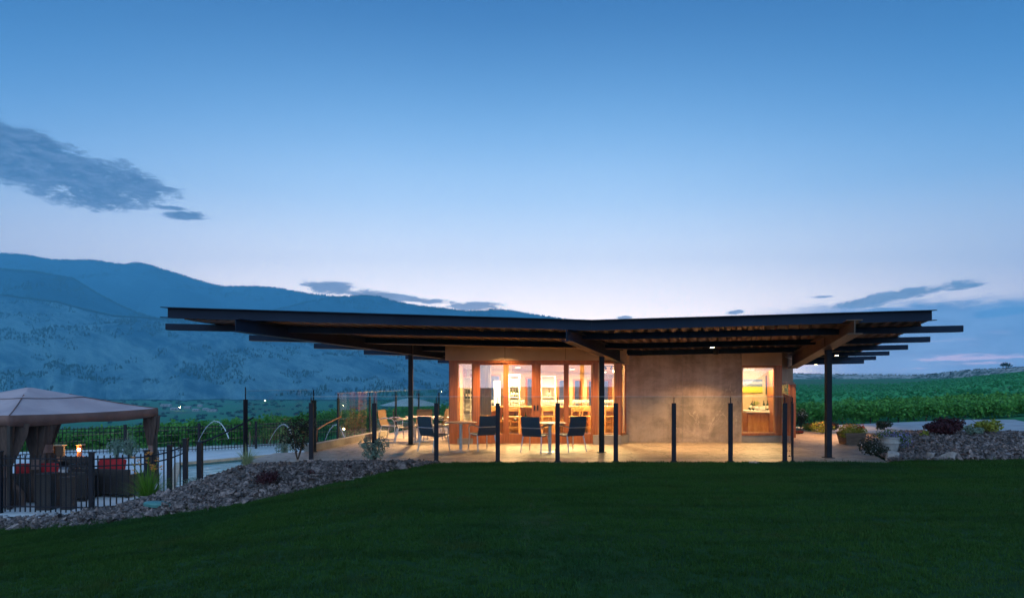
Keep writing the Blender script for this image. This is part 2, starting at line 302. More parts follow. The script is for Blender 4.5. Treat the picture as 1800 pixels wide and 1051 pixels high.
# ---------------------------------------------------------------- mesh helpers
OFF = {}
def link(o, parent=None):
    COL.objects.link(o)
    if parent is not None: o.parent = parent
    return o
def tag(o, label=None, cat=None, group=None, kind=None):
    if label: o['label'] = label
    if cat: o['category'] = cat
    if group: o['group'] = group
    if kind: o['kind'] = kind
    return o
def empty(name, loc=(0, 0, 0), label=None, cat=None, group=None):
    o = bpy.data.objects.new(name, None); o.location = loc; o.empty_display_size = .2; COL.objects.link(o)
    OFF[o.name] = Vector(loc); return tag(o, label, cat, group)
class MB:
    def __init__(s): s.v = []; s.f = []
    def add(s, vs, fs):
        n = len(s.v); s.v += [tuple(p) for p in vs]; s.f += [tuple(i + n for i in f) for f in fs]; return s
    def box(s, x0, x1, y0, y1, z0, z1):
        return s.add([(x, y, z) for z in (z0, z1) for y in (y0, y1) for x in (x0, x1)],
                     [(0, 2, 3, 1), (4, 5, 7, 6), (0, 1, 5, 4), (2, 6, 7, 3), (0, 4, 6, 2), (1, 3, 7, 5)])
    def bar(s, p, q, w, h, up=(0, 0, 1)):
        p = Vector(p); q = Vector(q); d = (q - p).normalized(); a = d.cross(Vector(up))
        if a.length < 1e-4: a = d.cross(Vector((1, 0, 0)))
        a.normalize(); b = a.cross(d).normalized()
        vs = [c + a * (i * w / 2) + b * (j * h / 2) for c in (p, q) for i, j in ((-1, -1), (1, -1), (1, 1), (-1, 1))]
        return s.add(vs, [(0, 1, 2, 3), (7, 6, 5, 4), (0, 4, 5, 1), (1, 5, 6, 2), (2, 6, 7, 3), (3, 7, 4, 0)])
    def tube(s, pts, r, n=8, caps=True):
        pts = [Vector(p) for p in pts]; rr = r if isinstance(r, (list, tuple)) else [r] * len(pts); vs = []; fs = []
        ref = Vector((0, 0, 1))
        d0 = (pts[1] - pts[0]).normalized()
        if abs(d0.z) > .95: ref = Vector((0, 1, 0))
        for i, p in enumerate(pts):
            d = (pts[min(i + 1, len(pts) - 1)] - pts[max(i - 1, 0)]).normalized(); a = d.cross(ref)
            if a.length < 1e-3: a = d.cross(Vector((1, 0, 0)))
            a.normalize(); b = d.cross(a).normalized()
            for k in range(n):
                t = 2 * pi * k / n; vs.append(p + (a * cos(t) + b * sin(t)) * rr[i])
        for i in range(len(pts) - 1):
            for k in range(n):
                fs.append((i * n + k, i * n + (k + 1) % n, (i + 1) * n + (k + 1) % n, (i + 1) * n + k))
        if caps: fs += [tuple(range(n))[::-1], tuple(range((len(pts) - 1) * n, len(pts) * n))]
        return s.add(vs, fs)
    def lathe(s, prof, c=(0, 0, 0), n=16):
        vs = []; fs = []
        for r, z in prof:
            for k in range(n): vs.append((c[0] + r * cos(2 * pi * k / n), c[1] + r * sin(2 * pi * k / n), c[2] + z))
        for i in range(len(prof) - 1):
            for k in range(n): fs.append((i * n + k, i * n + (k + 1) % n, (i + 1) * n + (k + 1) % n, (i + 1) * n + k))
        fs += [tuple(range(n))[::-1], tuple(range((len(prof) - 1) * n, len(prof) * n))]
        return s.add(vs, fs)
    def prism(s, poly, z0, z1):
        n = len(poly); z0 = z0 if isinstance(z0, (list, tuple)) else [z0] * n; z1 = z1 if isinstance(z1, (list, tuple)) else [z1] * n
        vs = [(x, y, z0[i]) for i, (x, y) in enumerate(poly)] + [(x, y, z1[i]) for i, (x, y) in enumerate(poly)]
        return s.add(vs, [tuple(range(n))[::-1], tuple(range(n, 2 * n))] + [(i, (i + 1) % n, n + (i + 1) % n, n + i) for i in range(n)])
    def build(s, name, m, parent=None, smooth=False, bevel=0, local=False):
        off = Vector((0, 0, 0))
        if parent is not None and not local:
            off = OFF.get(parent.name, Vector((0, 0, 0)))
        me = bpy.data.meshes.new(name); me.from_pydata([tuple(Vector(v) - off) for v in s.v], [], s.f); me.materials.append(m)
        bm = bmesh.new(); bm.from_mesh(me)
        bmesh.ops.recalc_face_normals(bm, faces=bm.faces)
        if bevel: bmesh.ops.bevel(bm, geom=[e for e in bm.edges if e.is_manifold and e.calc_face_angle(0) > .6], offset=bevel, segments=2, affect='EDGES', profile=.6)
        bm.to_mesh(me); bm.free()
        if smooth:
            for p in me.polygons: p.use_smooth = True
            try: me.set_sharp_from_angle(angle=radians(42))
            except Exception: pass
        o = bpy.data.objects.new(name, me); link(o, parent); OFF[o.name] = off
        return o
def pieces(name, m, parent, locs, mb, rots=None):
    """alike pieces sharing one mesh, placed at locs (world)"""
    off = OFF.get(parent.name, Vector((0, 0, 0))); first = mb.build(name, m, parent, local=True); out = [first]
    for i, l in enumerate(locs):
        o = first if i == 0 else link(first.copy(), parent)
        o.location = Vector(l) - off
        if rots: o.rotation_euler = rots[i]
        OFF[o.name] = off; out.append(o)
    return out[1:]
KIDS = {}
def copy_tree(o, parent=None):
    c = o.copy(); COL.objects.link(c)
    if parent is not None: c.parent = parent
    for ch in list(o.children): copy_tree(ch, c)
    return c
def place(proto, first, loc, rz, label, group=None):
    o = proto if first else copy_tree(proto)
    o.location = loc; o.rotation_euler = (0, 0, rz); o['label'] = label
    if group: o['group'] = group
    return o
def grid_mesh(name, nx, ny, fn, m, smooth=True):
    vs = [fn(i / (nx - 1), j / (ny - 1)) for j in range(ny) for i in range(nx)]
    fs = [(j * nx + i, j * nx + i + 1, (j + 1) * nx + i + 1, (j + 1) * nx + i) for j in range(ny - 1) for i in range(nx - 1)]
    me = bpy.data.meshes.new(name); me.from_pydata(vs, [], fs); me.materials.append(m)
    if smooth: me.polygons.foreach_set('use_smooth', [True] * len(me.polygons))
    o = bpy.data.objects.new(name, me); COL.objects.link(o); OFF[o.name] = Vector((0, 0, 0)); return o
NCOL = [0]
def source_coll(meshes_mats):
    NCOL[0] += 1; c = bpy.data.collections.new('scatter_sources_%d' % NCOL[0])
    for i, (me, mm) in enumerate(meshes_mats):
        me.materials.clear(); me.materials.append(mm); o = bpy.data.objects.new('source_%02d' % i, me); c.objects.link(o)
    return c, len(meshes_mats)
def scatter(name, pts, rots, scls, src, parent=None, kind='stuff', ids=None):
    coll, n = src; N = len(pts); me = bpy.data.meshes.new(name); off = OFF.get(parent.name, Vector((0, 0, 0))) if parent is not None else Vector((0, 0, 0))
    P = np.array(pts, dtype=np.float32) - np.array(off, dtype=np.float32)
    me.vertices.add(N); me.vertices.foreach_set('co', P.ravel())
    a = me.attributes.new('rot', 'FLOAT_VECTOR', 'POINT'); a.data.foreach_set('vector', np.array(rots, dtype=np.float32).ravel())
    a = me.attributes.new('scl', 'FLOAT_VECTOR', 'POINT'); sc = np.array(scls, dtype=np.float32)
    if sc.ndim == 1: sc = np.repeat(sc[:, None], 3, 1)
    a.data.foreach_set('vector', sc.ravel())
    a = me.attributes.new('idx', 'INT', 'POINT'); a.data.foreach_set('value', np.array(ids if ids is not None else [R.randrange(n) for _ in range(N)], dtype=np.int32))
    o = bpy.data.objects.new(name, me); link(o, parent); OFF[o.name] = off
    g = bpy.data.node_groups.new(name, 'GeometryNodeTree')
    g.interface.new_socket('Geometry', in_out='INPUT', socket_type='NodeSocketGeometry'); g.interface.new_socket('Geometry', in_out='OUTPUT', socket_type='NodeSocketGeometry')
    gi = g.nodes.new('NodeGroupInput'); go = g.nodes.new('NodeGroupOutput'); ip = g.nodes.new('GeometryNodeInstanceOnPoints')
    ci = g.nodes.new('GeometryNodeCollectionInfo'); ci.inputs['Collection'].default_value = coll; ci.inputs['Separate Children'].default_value = True
    ip.inputs['Pick Instance'].default_value = True
    def attr(nm, dt):
        q = g.nodes.new('GeometryNodeInputNamedAttribute'); q.data_type = dt; q.inputs['Name'].default_value = nm; return q.outputs['Attribute']
    L = g.links.new
    L(gi.outputs[0], ip.inputs['Points']); L(ci.outputs[0], ip.inputs['Instance']); L(attr('idx', 'INT'), ip.inputs['Instance Index'])
    L(attr('rot', 'FLOAT_VECTOR'), ip.inputs['Rotation']); L(attr('scl', 'FLOAT_VECTOR'), ip.inputs['Scale']); L(ip.outputs[0], go.inputs[0])
    md = o.modifiers.new('scatter', 'NODES'); md.node_group = g
    if kind: o['kind'] = kind
    return o
def raw_mesh(name, vs, fs):
    me = bpy.data.meshes.new(name); me.from_pydata(vs, [], fs); return me
def leaf_clump(seed, n, rad, size, flat=1.0):
    r = random.Random(seed); vs = []; fs = []
    for _ in range(n):
        d = Vector((r.gauss(0, 1), r.gauss(0, 1), r.gauss(0, 1))).normalized() * rad * r.random() ** .5; d.z *= flat
        a = Vector((r.gauss(0, 1), r.gauss(0, 1), r.gauss(0, .6))).normalized(); nrm = (d.normalized() * .8 + Vector((r.gauss(0, .6), r.gauss(0, .6), .5 + r.gauss(0, .5)))).normalized()
        b = nrm.cross(a).normalized(); a = b.cross(nrm); s = size * r.uniform(.6, 1.2); k = len(vs)
        vs += [tuple(d - a * s * .5), tuple(d + b * s * .42), tuple(d + a * s * .6 + nrm * s * .1), tuple(d - b * s * .42)]
        fs.append((k, k + 1, k + 2, k + 3))
    return raw_mesh('leaf_clump', vs, fs)
def leaves(blobs, n, size, m, name, parent, seed=1, long=1.0):
    """foliage: leaf faces spread through ellipsoid blobs (x,y,z,rx,ry,rz)"""
    r = random.Random(seed); mb = MB(); wts = [b[3] * b[4] * b[5] for b in blobs]
    for _ in range(n):
        b = r.choices(blobs, wts)[0]; d = Vector((r.gauss(0, 1), r.gauss(0, 1), r.gauss(0, 1))).normalized() * r.random() ** .42
        p = Vector((b[0] + d.x * b[3], b[1] + d.y * b[4], b[2] + d.z * b[5]))
        a = Vector((r.gauss(0, 1), r.gauss(0, 1), r.gauss(0, .7))).normalized(); nr = (d + Vector((r.gauss(0, .6), r.gauss(0, .6), .4))).normalized()
        q = nr.cross(a).normalized(); a = q.cross(nr); s = size * r.uniform(.55, 1.25)
        mb.add([p - a * s * .5 * long, p + q * s * .3, p + a * s * .5 * long, p - q * s * .3], [(0, 1, 2, 3)])
    return mb.build(name, m, parent)
def tuft(n, h, spread, w, m, name, parent, c, seed=1, droop=.5):
    r = random.Random(seed); mb = MB()
    for _ in range(n):
        t = r.uniform(0, 2 * pi); d = Vector((cos(t), sin(t), 0)); hh = h * r.uniform(.55, 1.1); sp = spread * r.uniform(.2, 1.1); p0 = Vector(c) + d * r.uniform(0, .08)
        pts = [p0 + d * sp * u ** 1.6 + Vector((0, 0, hh * (u * 1.35 - droop * 1.1 * u * u * (sp / spread)))) for u in (0, .3, .55, .8, 1)]
        sd = Vector((-d.y, d.x, 0)); vs = []
        for i, p in enumerate(pts):
            ww = w * (1 - i / 4.3) * .5; vs += [p - sd * ww, p + sd * ww]
        mb.add(vs, [(2 * i, 2 * i + 1, 2 * i + 3, 2 * i + 2) for i in range(4)])
    return mb.build(name, m, parent)
def P(x, y, D): return Vector(((x - 900) / F * D, D, HC + (YH - y) / F * D))
def ss(a, b, x):
    t = min(1, max(0, (x - a) / (b - a))); return t * t * (3 - 2 * t)
def interp(pts, x):
    if x <= pts[0][0]: return pts[0][1]
    for (a, b), (c, d) in zip(pts, pts[1:]):
        if x <= c: return b + (d - b) * (x - a) / (c - a)
    return pts[-1][1]
def lamp(kind, loc, power, color, size=.1, spot=None, blend=.6, rot=(0, 0, 0), parent=None, name='lamp_light'):
    l = bpy.data.lights.new(name, kind); l.energy = power; l.color = color
    if kind == 'AREA': l.shape = 'DISK'; l.size = size
    else: l.shadow_soft_size = size
    if kind == 'SPOT': l.spot_size = radians(spot); l.spot_blend = blend
    o = bpy.data.objects.new(name, l); o.location = loc; o.rotation_euler = rot; link(o)
    if parent is not None:
        o.parent = parent; o.location = Vector(loc) - OFF.get(parent.name, Vector((0, 0, 0)))
    return o
WARM = (1.0, .52, .20)
# ================================================================ THE SETTING
YB = [(-30, 17), (-14, 15.3), (-10.4, 13.95), (-8.6, 12.9), (-7.2, 12.45), (-5.1, 12.35), (-4.2, 12.95), (-3.4, 13.65), (-2.4, 14.4), (-1.6, 14.9), (8.3, 14.93), (9.5, 15.2), (16, 15.7), (40, 17)]
def yb(X):
    k = 1 if (X < -1.9 or X > 8.6) else 0
    return interp(YB, X) + k * (.09 * noise.noise(Vector((X * 1.4, 3, 0))) + .05 * noise.noise(Vector((X * 5, 7, 0))))
def zlawn(X, Y):
    d = max(0, -1.1 - X); z = -.145 * (d - .7 * (1 - exp(-d / .7)))
    return max(z, -1.30) - .02 * max(0, 12 - Y) * .3
LEFTP = [(30, -.2), (60, -.6), (110, -.7), (160, -2.2), (300, -1.4), (600, 3.0), (850, 4.2), (1000, 5), (9000, 60)]
RIGHTP = [(30, -.1), (60, .45), (110, 1.4), (200, 3.6), (400, 6.8), (470, 7.0), (700, 6), (1000, 8), (9000, 60)]
def gz(X, Y):
    Yp = max(Y, 1.0); a = X / Yp; r = math.hypot(X, Y)
    t = ss(.52, .84, a); zr = interp(LEFTP, r) * (1 - t) + interp(RIGHTP, r) * t
    xt = -6.2 + .2 * max(0, Y - 17)
    low = ss(xt + .8, xt - .8, X)
    near = -.16 * (1 - low) - 1.45 * low
    zl = near - .25 * ss(24, 36, Y) - min(57, .07 * max(0, r - 34)) * ss(.42, .30, a)
    if Y < 12: zl = -.35 - 1.3 * ss(-1, -11, X); zr = -.35; a = -1 if X < 8 else a
    k = ss(.30, .42, a) if Y > 20 else ss(8, 14, X)
    zz = zl * (1 - k) + (zr if Y > 26 else -.16) * k
    if Y < 15.2: zz = min(zz, zlawn(X, Y) - .4)
    return zz
def axis(lo, hi, n, c, k):
    out = []
    for i in range(n):
        t = -1 + 2 * i / (n - 1); s = math.sinh(k * t) / math.sinh(k); out.append(c + (s * (hi - c) if s > 0 else -s * (lo - c)))
    return out
XS = axis(-6500, 7000, 190, 0, 7.2); YS = axis(-900, 8200, 170, 16, 6.6)
def gfn(u, v):
    X = XS[round(u * 189)]; Y = YS[round(v * 169)]; z = gz(X, Y)
    r = math.hypot(X, Y)
    if r > 90: z += (noise.noise(Vector((X / 160, Y / 160, 0))) * .5) * min(1, (r - 90) / 200)
    return (X, Y, z)
g = grid_mesh('ground', 190, 170, gfn, M['ground']); tag(g, kind='structure')

# ---- lawn
def lfn(u, v):
    X = -18 + 46 * u; Y = -7 + (yb(X) + 7) * v; return (X, Y, zlawn(X, Y) + .012 * noise.noise(Vector((X * .6, Y * .6, 0))))
lawn = grid_mesh('lawn', 140, 60, lfn, M['lawn']); tag(lawn, kind='structure')
def tuft_src(seed, n=15, h=.034, sp=.05):
    r = random.Random(seed); vs = []; fs = []
    for _ in range(n):
        t = r.uniform(0, 2 * pi); x, y = r.gauss(0, .03), r.gauss(0, .03); hh = h * r.uniform(.6, 1.25); l = r.uniform(0, .022); w = .0032; k = len(vs)
        cx, cy = cos(t), sin(t)
        vs += [(x - cy * w, y + cx * w, -.004), (x + cy * w, y - cx * w, -.004), (x + cx * l, y + cy * l, hh)]; fs.append((k, k + 1, k + 2))
    return raw_mesh('grass_tuft', vs, fs)
src = src_grass = source_coll([(tuft_src(i), M['grass']) for i in range(6)])
pts = []; rt = []; sc = []
for _ in range(78000):
    Y = 4.6 + 10.6 * R.random() ** .62; hw = Y * .80 + 1.2; X = R.uniform(-hw, hw)
    if Y > yb(X) - .02: continue
    pts.append((X, Y, zlawn(X, Y))); rt.append((R.gauss(0, .12), R.gauss(0, .12), R.uniform(0, 6.28)))
    s = R.uniform(.7, 1.3) * (1 + .35 * noise.noise(Vector((X * 1.3, Y * 1.3, 5)))) * (1 + max(0, Y - 8) * .05); sc.append((s, s, s * .9))
tag(scatter('lawn_grass', pts, rt, sc, src), 'short dark green lawn grass sloping down to the left', 'grass')

# ---- patio, walkway
PAT = [(-5.9, 14.98), (8.25, 14.98), (9.0, 17.2), (10.2, 20.7), (11.0, 23.2), (10.4, 24.6), (9.9, 29.5), (-2.9, 29.5), (-4.1, 24.2), (-5.0, 19.4), (-5.25, 17.2), (-5.9, 17.0)]
pm = MB().prism(PAT, -1.5, 0).build('patio', M['patio'], bevel=0); tag(pm, kind='structure')

# ---- driveway on the right
DR = [(11.2, 24.5), (22, 21.6), (60, 20), (60, 32.6), (21.5, 32.2), (14.0, 28.5), (11.0, 26.8)]
tag(MB().prism(DR, -.3, -.02).build('driveway', M['gravelroad']), kind='structure')

# ---- left rock bed and right rock bed
def upper_left(X):
    return interp([(-18, 16.2), (-13, 15.1), (-9.2, 14.75), (-7.75, 15.0), (-1.6, 14.96)], X), interp([(-18, -1.32), (-9.2, -1.2), (-7.75, -.86), (-7.0, -.58), (-5.9, -.10), (-4.6, -.01), (-1.6, .0)], X)
def bedL(X, v):
    y0 = yb(X) - .08; yu, zu = upper_left(X); z0 = zlawn(X, y0) - .02; Y = y0 + (yu - y0) * v
    w = max(.0, min(1, (yu - y0) / 1.5))
    return Y, z0 + (zu - z0) * (v ** .8) + .15 * w * sin(pi * v) + .05 * w * noise.noise(Vector((X * 1.8, Y * 1.8, 3)))
def bl(u, v):
    X = -17 + 15.45 * u; Y, z = bedL(X, v); return (X, Y, z)
bedl = grid_mesh('rock_bed', 150, 26, bl, M['soil']); tag(bedl, kind='structure')
def right_edge(Y): return interp([(14.9, 8.3), (17.2, 9.05), (20.7, 10.25), (23.2, 11.05), (25, 10.9)], Y)
def bedR(X, Y):
    f = ss(15.0, 17.8, Y) * ss(22.4, 19.6, Y); s = ss(0, 1.6, X - right_edge(Y))
    return .0 + (.27 * f * s + .03) + .05 * s * noise.noise(Vector((X * 1.5, Y * 1.5, 9)))
def br(u, v):
    Y0 = 15.0; Y = 15.0 + 8.2 * v; xl = right_edge(Y) + .0; X = xl + (30 - xl) * u ** 1.3
    if v < .2: Y = max(Y, yb(X) - .05)
    return (X, Y, bedR(X, Y))
bedr = grid_mesh('rock_bed', 90, 50, br, M['soil']); tag(bedr, kind='structure')
def shard(seed, flat=.38, n=11):
    r = random.Random(seed); bm = bmesh.new()
    ax = r.uniform(.7, 1.25)
    for _ in range(n):
        t = r.uniform(0, 2 * pi); q = r.uniform(.6, 1); bm.verts.new((cos(t) * q * ax * .5, sin(t) * q * .42, r.choice((-1, 1)) * r.uniform(.35, 1) * flat * .5))
    bmesh.ops.convex_hull(bm, input=bm.verts)
    for v in [v for v in bm.verts if not v.link_faces]: bm.verts.remove(v)
    bmesh.ops.recalc_face_normals(bm, faces=bm.faces)
    me = bpy.data.meshes.new('rock'); bm.to_mesh(me); bm.free(); return me
def rocks(bed, fn, n_big, n_small, seed, pebble=None):
    r = random.Random(seed); protos = [shard(seed * 50 + i) for i in range(12)]
    for me in protos: me.materials.append(M['rock'])
    cand = []
    for _ in range(n_big * 6):
        X, Y, z = fn(r); cand.append((r.uniform(.5, 1) / (Y - 4), X, Y, z))
    cand = sorted(cand, reverse=True)[:n_big]
    for _, X, Y, z in cand:
        o = bpy.data.objects.new('rock', r.choice(protos)); link(o, bed); s = r.uniform(.14, .24) if r.random() < .88 else r.uniform(.24, .34)
        o.location = (X, Y, z + s * .10); o.rotation_euler = (r.gauss(0, .45), r.gauss(0, .45), r.uniform(0, 6.28)); o.scale = (s, s, s * r.uniform(.7, 1.3))
    src = source_coll([(shard(seed * 90 + i), M['rock']) for i in range(12)])
    pts = []; rt = []; sc = []
    for _ in range(n_small):
        X, Y, z = fn(r); s = r.uniform(.06, .19); pts.append((X, Y, z + s * .05)); rt.append((r.gauss(0, .5), r.gauss(0, .5), r.uniform(0, 6.28))); sc.append((s, s, s * r.uniform(.7, 1.4)))
    tag(scatter('rock_chips', pts, rt, sc, src, bed))
def fl(r):
    while True:
        X = r.uniform(-14.5, -1.6)
        yu, _ = upper_left(X); w = yu - yb(X)
        if r.random() < w / 2.7 + .05: break
    v = r.random() * 1.0; Y, z = bedL(X, v); return X, Y, z
rocks(bedl, fl, 300, 9000, 3)
def fr(r):
    Y = 15.1 + 5.6 * r.random() ** 1.2; xl = right_edge(Y) + .05; X = xl + (r.random() ** 1.3) * (17.5 - xl)
    Y = max(Y, yb(X)); return X, Y, bedR(X, Y)
rocks(bedr, fr, 300, 7500, 5)
r = random.Random(77); pts = []; rt = []; sc = []
for _ in range(1500):
    X = r.uniform(-13.5, -1.9) if r.random() < .6 else r.uniform(8.6, 15.5); q = abs(r.gauss(0, .10)); Y = yb(X) + q
    pts.append((X, Y, zlawn(X, yb(X)) + q * .1)); s = r.uniform(.8, 2.2) * (1 - min(.6, q * 2)); rt.append((r.gauss(0, .2), r.gauss(0, .2), r.uniform(0, 6.28))); sc.append((s, s, s))
tag(scatter('edge_weeds', pts, rt, sc, src_grass), 'loose grass blades creeping over the edge of the rock beds', 'grass')
# pale boulders in the right bed
for i, (px, py, s, lab) in enumerate([(1569, 805, .42, 'pale angular boulder at the foot of the stone flower pot'), (1636, 800, .34, 'small pale leaning stone in the right rock bed at the lawn edge'),
                                 (1668, 796, .36, 'brownish flat stone in the right rock bed beyond the pale leaning stone'), (1574, 770, .0, '')]):
    if not s: continue
    D = 15.35; p = P(px, py, D); o = bpy.data.objects.new('boulder', shard(700 + i, .8, 16)); o.data.materials.append(M['rockpale']); link(o)
    o.location = (p.x, D, .08); o.scale = (s, s * .8, s * .8); o.rotation_euler = (.2, .1, i * 1.3); tag(o, lab, 'boulder')
o = bpy.data.objects.new('stone', shard(720, .35, 14)); o.data.materials.append(M['rockpale']); link(o); o.location = (5.25, 14.72, .03); o.scale = (.27, .2, .16); tag(o, 'small pale stone lying alone on the lawn edge before the glass guard', 'stone')
# river cobbles along the fence at the far left
r = random.Random(5); cand = [shard(800 + i, .7, 16) for i in range(6)]
for me in cand: me.materials.append(M['pebble'])
for i in range(90):
    X = -9.0 - 4.6 * r.random(); v = r.uniform(.30, 1); Y, z = bedL(X, v)
    o = bpy.data.objects.new('cobble', r.choice(cand)); link(o, bedl); s = r.uniform(.10, .2); o.location = (X, Y, z + .05); o.scale = (s, s, s * .8); o.rotation_euler = (0, 0, r.uniform(0, 6))
# irrigation lid
mb = MB().lathe([(.30, 0), (.30, .05), (.27, .07)], (0, 0, 0), 20); o = mb.build('utility_lid', mat('teal_plastic', (.05, .20, .20), None, 6, .5), local=True, smooth=True); X = -6.55; o.location = (X, 12.75, bedL(X, .13)[1] + .03); o.rotation_euler = (.1, .05, 0); o.scale = (1.1, .42, 1)
tag(o, 'round teal plastic lid set in the rock bed at the lawn edge', 'valve lid')

# ---- lower pool terrace with the pool
ZT = -1.2
PO = [(-9.2, 18.6), (-5.7, 22.6), (-9.0, 28.2), (-12.0, 24.7)]   # pool outline
OU = [(-30, 14.0), (-5.0, 14.6), (-2.0, 34.5), (-30, 26.0)]
OU = [(-30, 15.05), (-5.2, 15.05), (-3.0, 36), (-30, 25.2)]
mb = MB()
cw = .32
cen = (sum(p[0] for p in PO) / 4, sum(p[1] for p in PO) / 4)
PI_ = PO; PC = [(p[0] + (p[0] - cen[0]) * .085, p[1] + (p[1] - cen[1]) * .085) for p in PO]
for i in range(4):
    j = (i + 1) % 4
    mb.add([(OU[i][0], OU[i][1], ZT), (OU[j][0], OU[j][1], ZT), (PC[j][0], PC[j][1], ZT), (PC[i][0], PC[i][1], ZT)], [(0, 1, 2, 3)])
dk = mb.build('pool_deck', M['pooldeck']); tag(dk, kind='structure')
pool = empty('pool', (cen[0], cen[1], ZT)); tag(pool, kind='structure')
mb = MB()
for i in range(4):
    j = (i + 1) % 4; a0, a1, b0, b1 = PC[i], PC[j], PI_[i], PI_[j]
    mb.add([(a0[0], a0[1], ZT + .03), (a1[0], a1[1], ZT + .03), (b1[0], b1[1], ZT + .03), (b0[0], b0[1], ZT + .03),
            (a0[0], a0[1], ZT - .05), (a1[0], a1[1], ZT - .05), (b1[0], b1[1], ZT - .05), (b0[0], b0[1], ZT - .05)], [(0, 1, 2, 3), (0, 4, 5, 1), (2, 6, 7, 3)])
mb.build('coping', M['coping'], pool)
mb = MB()
for i in range(4):
    j = (i + 1) % 4; b0, b1 = PI_[i], PI_[j]; mb.add([(b0[0], b0[1], ZT - .05), (b1[0], b1[1], ZT - .05), (b1[0], b1[1], ZT - .9), (b0[0], b0[1], ZT - .9)], [(0, 1, 2, 3)])
mb.build('tile_wall', M['tile'], pool)
MB().add([(p[0], p[1], ZT - .13) for p in PO], [(0, 1, 2, 3)]).build('pool_water', M['water'], pool)
MB().add([(p[0], p[1], ZT - .9) for p in PO], [(0, 1, 2, 3)]).build('pool_floor', M['coping'], pool)
# water jets
def jet(px0, py0, px1, py1, apx, apy, D0, lab):
    p0 = P(px0, py0, D0); p1 = P(px1, py1, D0 - .6); pa = P(apx, apy, D0 - .3); mb = MB(); pts = []; rr = []
    for i in range(19):
        t = i / 18 * 1.0; q = p0 * (1 - t) ** 2 + (pa * 2 - (p0 + p1) * .5) * 2 * t * (1 - t) + p1 * t * t; pts.append(q); rr.append(.006 + .012 * t)
    mb.tube(pts, rr, 6); r = random.Random(int(px0))
    o = mb.build('water_jet', M['jet'], smooth=True); tag(o, lab, 'fountain jet', 'arching water jets over the pool')
    mb = MB()
    for _ in range(70):
        t = r.random() ** .5; q = p0 * (1 - t) ** 2 + (pa * 2 - (p0 + p1) * .5) * 2 * t * (1 - t) + p1 * t * t + Vector((r.gauss(0, .05 * t), r.gauss(0, .05), r.gauss(0, .05 * t)))
        s = r.uniform(.006, .014); mb.add([q + Vector((s, 0, 0)), q + Vector((-s, 0, 0)), q + Vector((0, s, 0)), q + Vector((0, -s, 0)), q + Vector((0, 0, s * 1.5)), q + Vector((0, 0, -s * 1.5))],
                                       [(0, 2, 4), (2, 1, 4), (1, 3, 4), (3, 0, 4), (2, 0, 5), (1, 2, 5), (3, 1, 5), (0, 3, 5)])
    mb.build('droplets', M['jet'], o); o.children[0]['kind'] = 'stuff'
jet(340, 796, 402, 770, 374, 741, 27.2, 'leftmost arching water jet, left of the tall square guard post')
jet(467, 790, 516, 775, 496, 746, 27.4, 'tall arching water jet between the grey-leaved grass and the dark shrub')
jet(568, 784, 606, 770, 588, 747, 26.8, 'arching water jet seen through the glass right of the dark shrub')
# stair from patio down to the terrace
stair = empty('garden_stair', (-6.8, 16, ZT), 'pale concrete stair going down from patio to pool terrace', 'stair')
for k in range(5):
    x1 = -5.93 - k * .34; MB().box(x1 - .34, x1 - .004, 15.12 + .0 * k, 16.98, ZT - .1, -.2 * (k + 1)).build('step', M['pooldeck'], stair, bevel=.01)
# low wall at the back-left of the patio, lit warm
lw = MB(); lw.prism([(-5.28, 17.3), (-5.08, 17.3), (-4.05, 22.5), (-4.3, 22.5)], 0.003, .17); tag(lw.build('low_wall', M['concrete_plain']), 'low concrete kerb wall along the rear left edge of the patio', 'kerb wall')

# ---- mountains and valley
def ridge(name, prof, Dc, Df, yf, m, seed, amp, nx=260, ny=60, px0=-900, px1=1500, back=900, spurs=.10):
    def fn(u, v):
        px = px0 + (px1 - px0) * u; a = (px - 900) / F
        yc = interp(prof, px); zc = HC + (YH - yc) / F * Dc; zf = HC + (YH - yf) / F * Df
        if v <= .85:
            t = v / .85; Dq = Df + (Dc - Df) * .09 * noise.noise(Vector((px / 70, seed, 0))) + (Dc - Df) * .05 * noise.noise(Vector((px / 21, seed, 3))); D = Dq + (Dc - Dq) * t; X = a * D; k = t ** 1.05
            nn = noise.fractal(Vector((X / 420 + seed, D / 420, 0)), 1.0, 2.1, 6); sp = abs(noise.noise(Vector((X / 520 + seed, D / 1700, 4)))) - .22
            z = zf + (zc - zf) * k + (nn * amp + sp * (zc - zf) * spurs * 4) * sin(pi * t) ** .8 + (noise.fractal(Vector((X / 90, D / 90, seed)), 1, 2.1, 4) * amp * .05) * (t > .5)
        else:
            t = (v - .85) / .15; D = Dc + back * t; X = a * D; z = zc - (zc - zf) * .55 * t + amp * .05 * noise.noise(Vector((X / 90, D / 90, seed))) * (1 - t)
        return (X, D, z)
    o = grid_mesh(name, nx, ny, fn, m); tag(o, kind='structure'); return o, fn
p_far = [(-900, 430), (-300, 425), (-100, 436), (0, 445), (40, 447), (90, 456), (140, 457), (165, 456), (200, 463), (222, 465), (238, 461), (265, 466), (290, 475), (300, 478), (345, 492), (370, 499), (400, 504), (440, 503), (490, 506), (540, 516), (600, 523), (680, 530), (800, 545), (1000, 570), (1200, 615), (1330, 672), (1500, 700)]
p_hump = [(-900, 640), (380, 575), (480, 545), (512, 538), (540, 531), (590, 523), (635, 520), (665, 521), (700, 532), (745, 541), (790, 546), (840, 547), (872, 544), (895, 546), (940, 553), (990, 561), (1050, 570), (1200, 600), (1330, 668), (1500, 700)]
p_mid = [(-900, 400), (-200, 452), (0, 473), (60, 478), (130, 492), (160, 510), (200, 532), (240, 550), (290, 566), (400, 600), (700, 650), (1500, 690)]
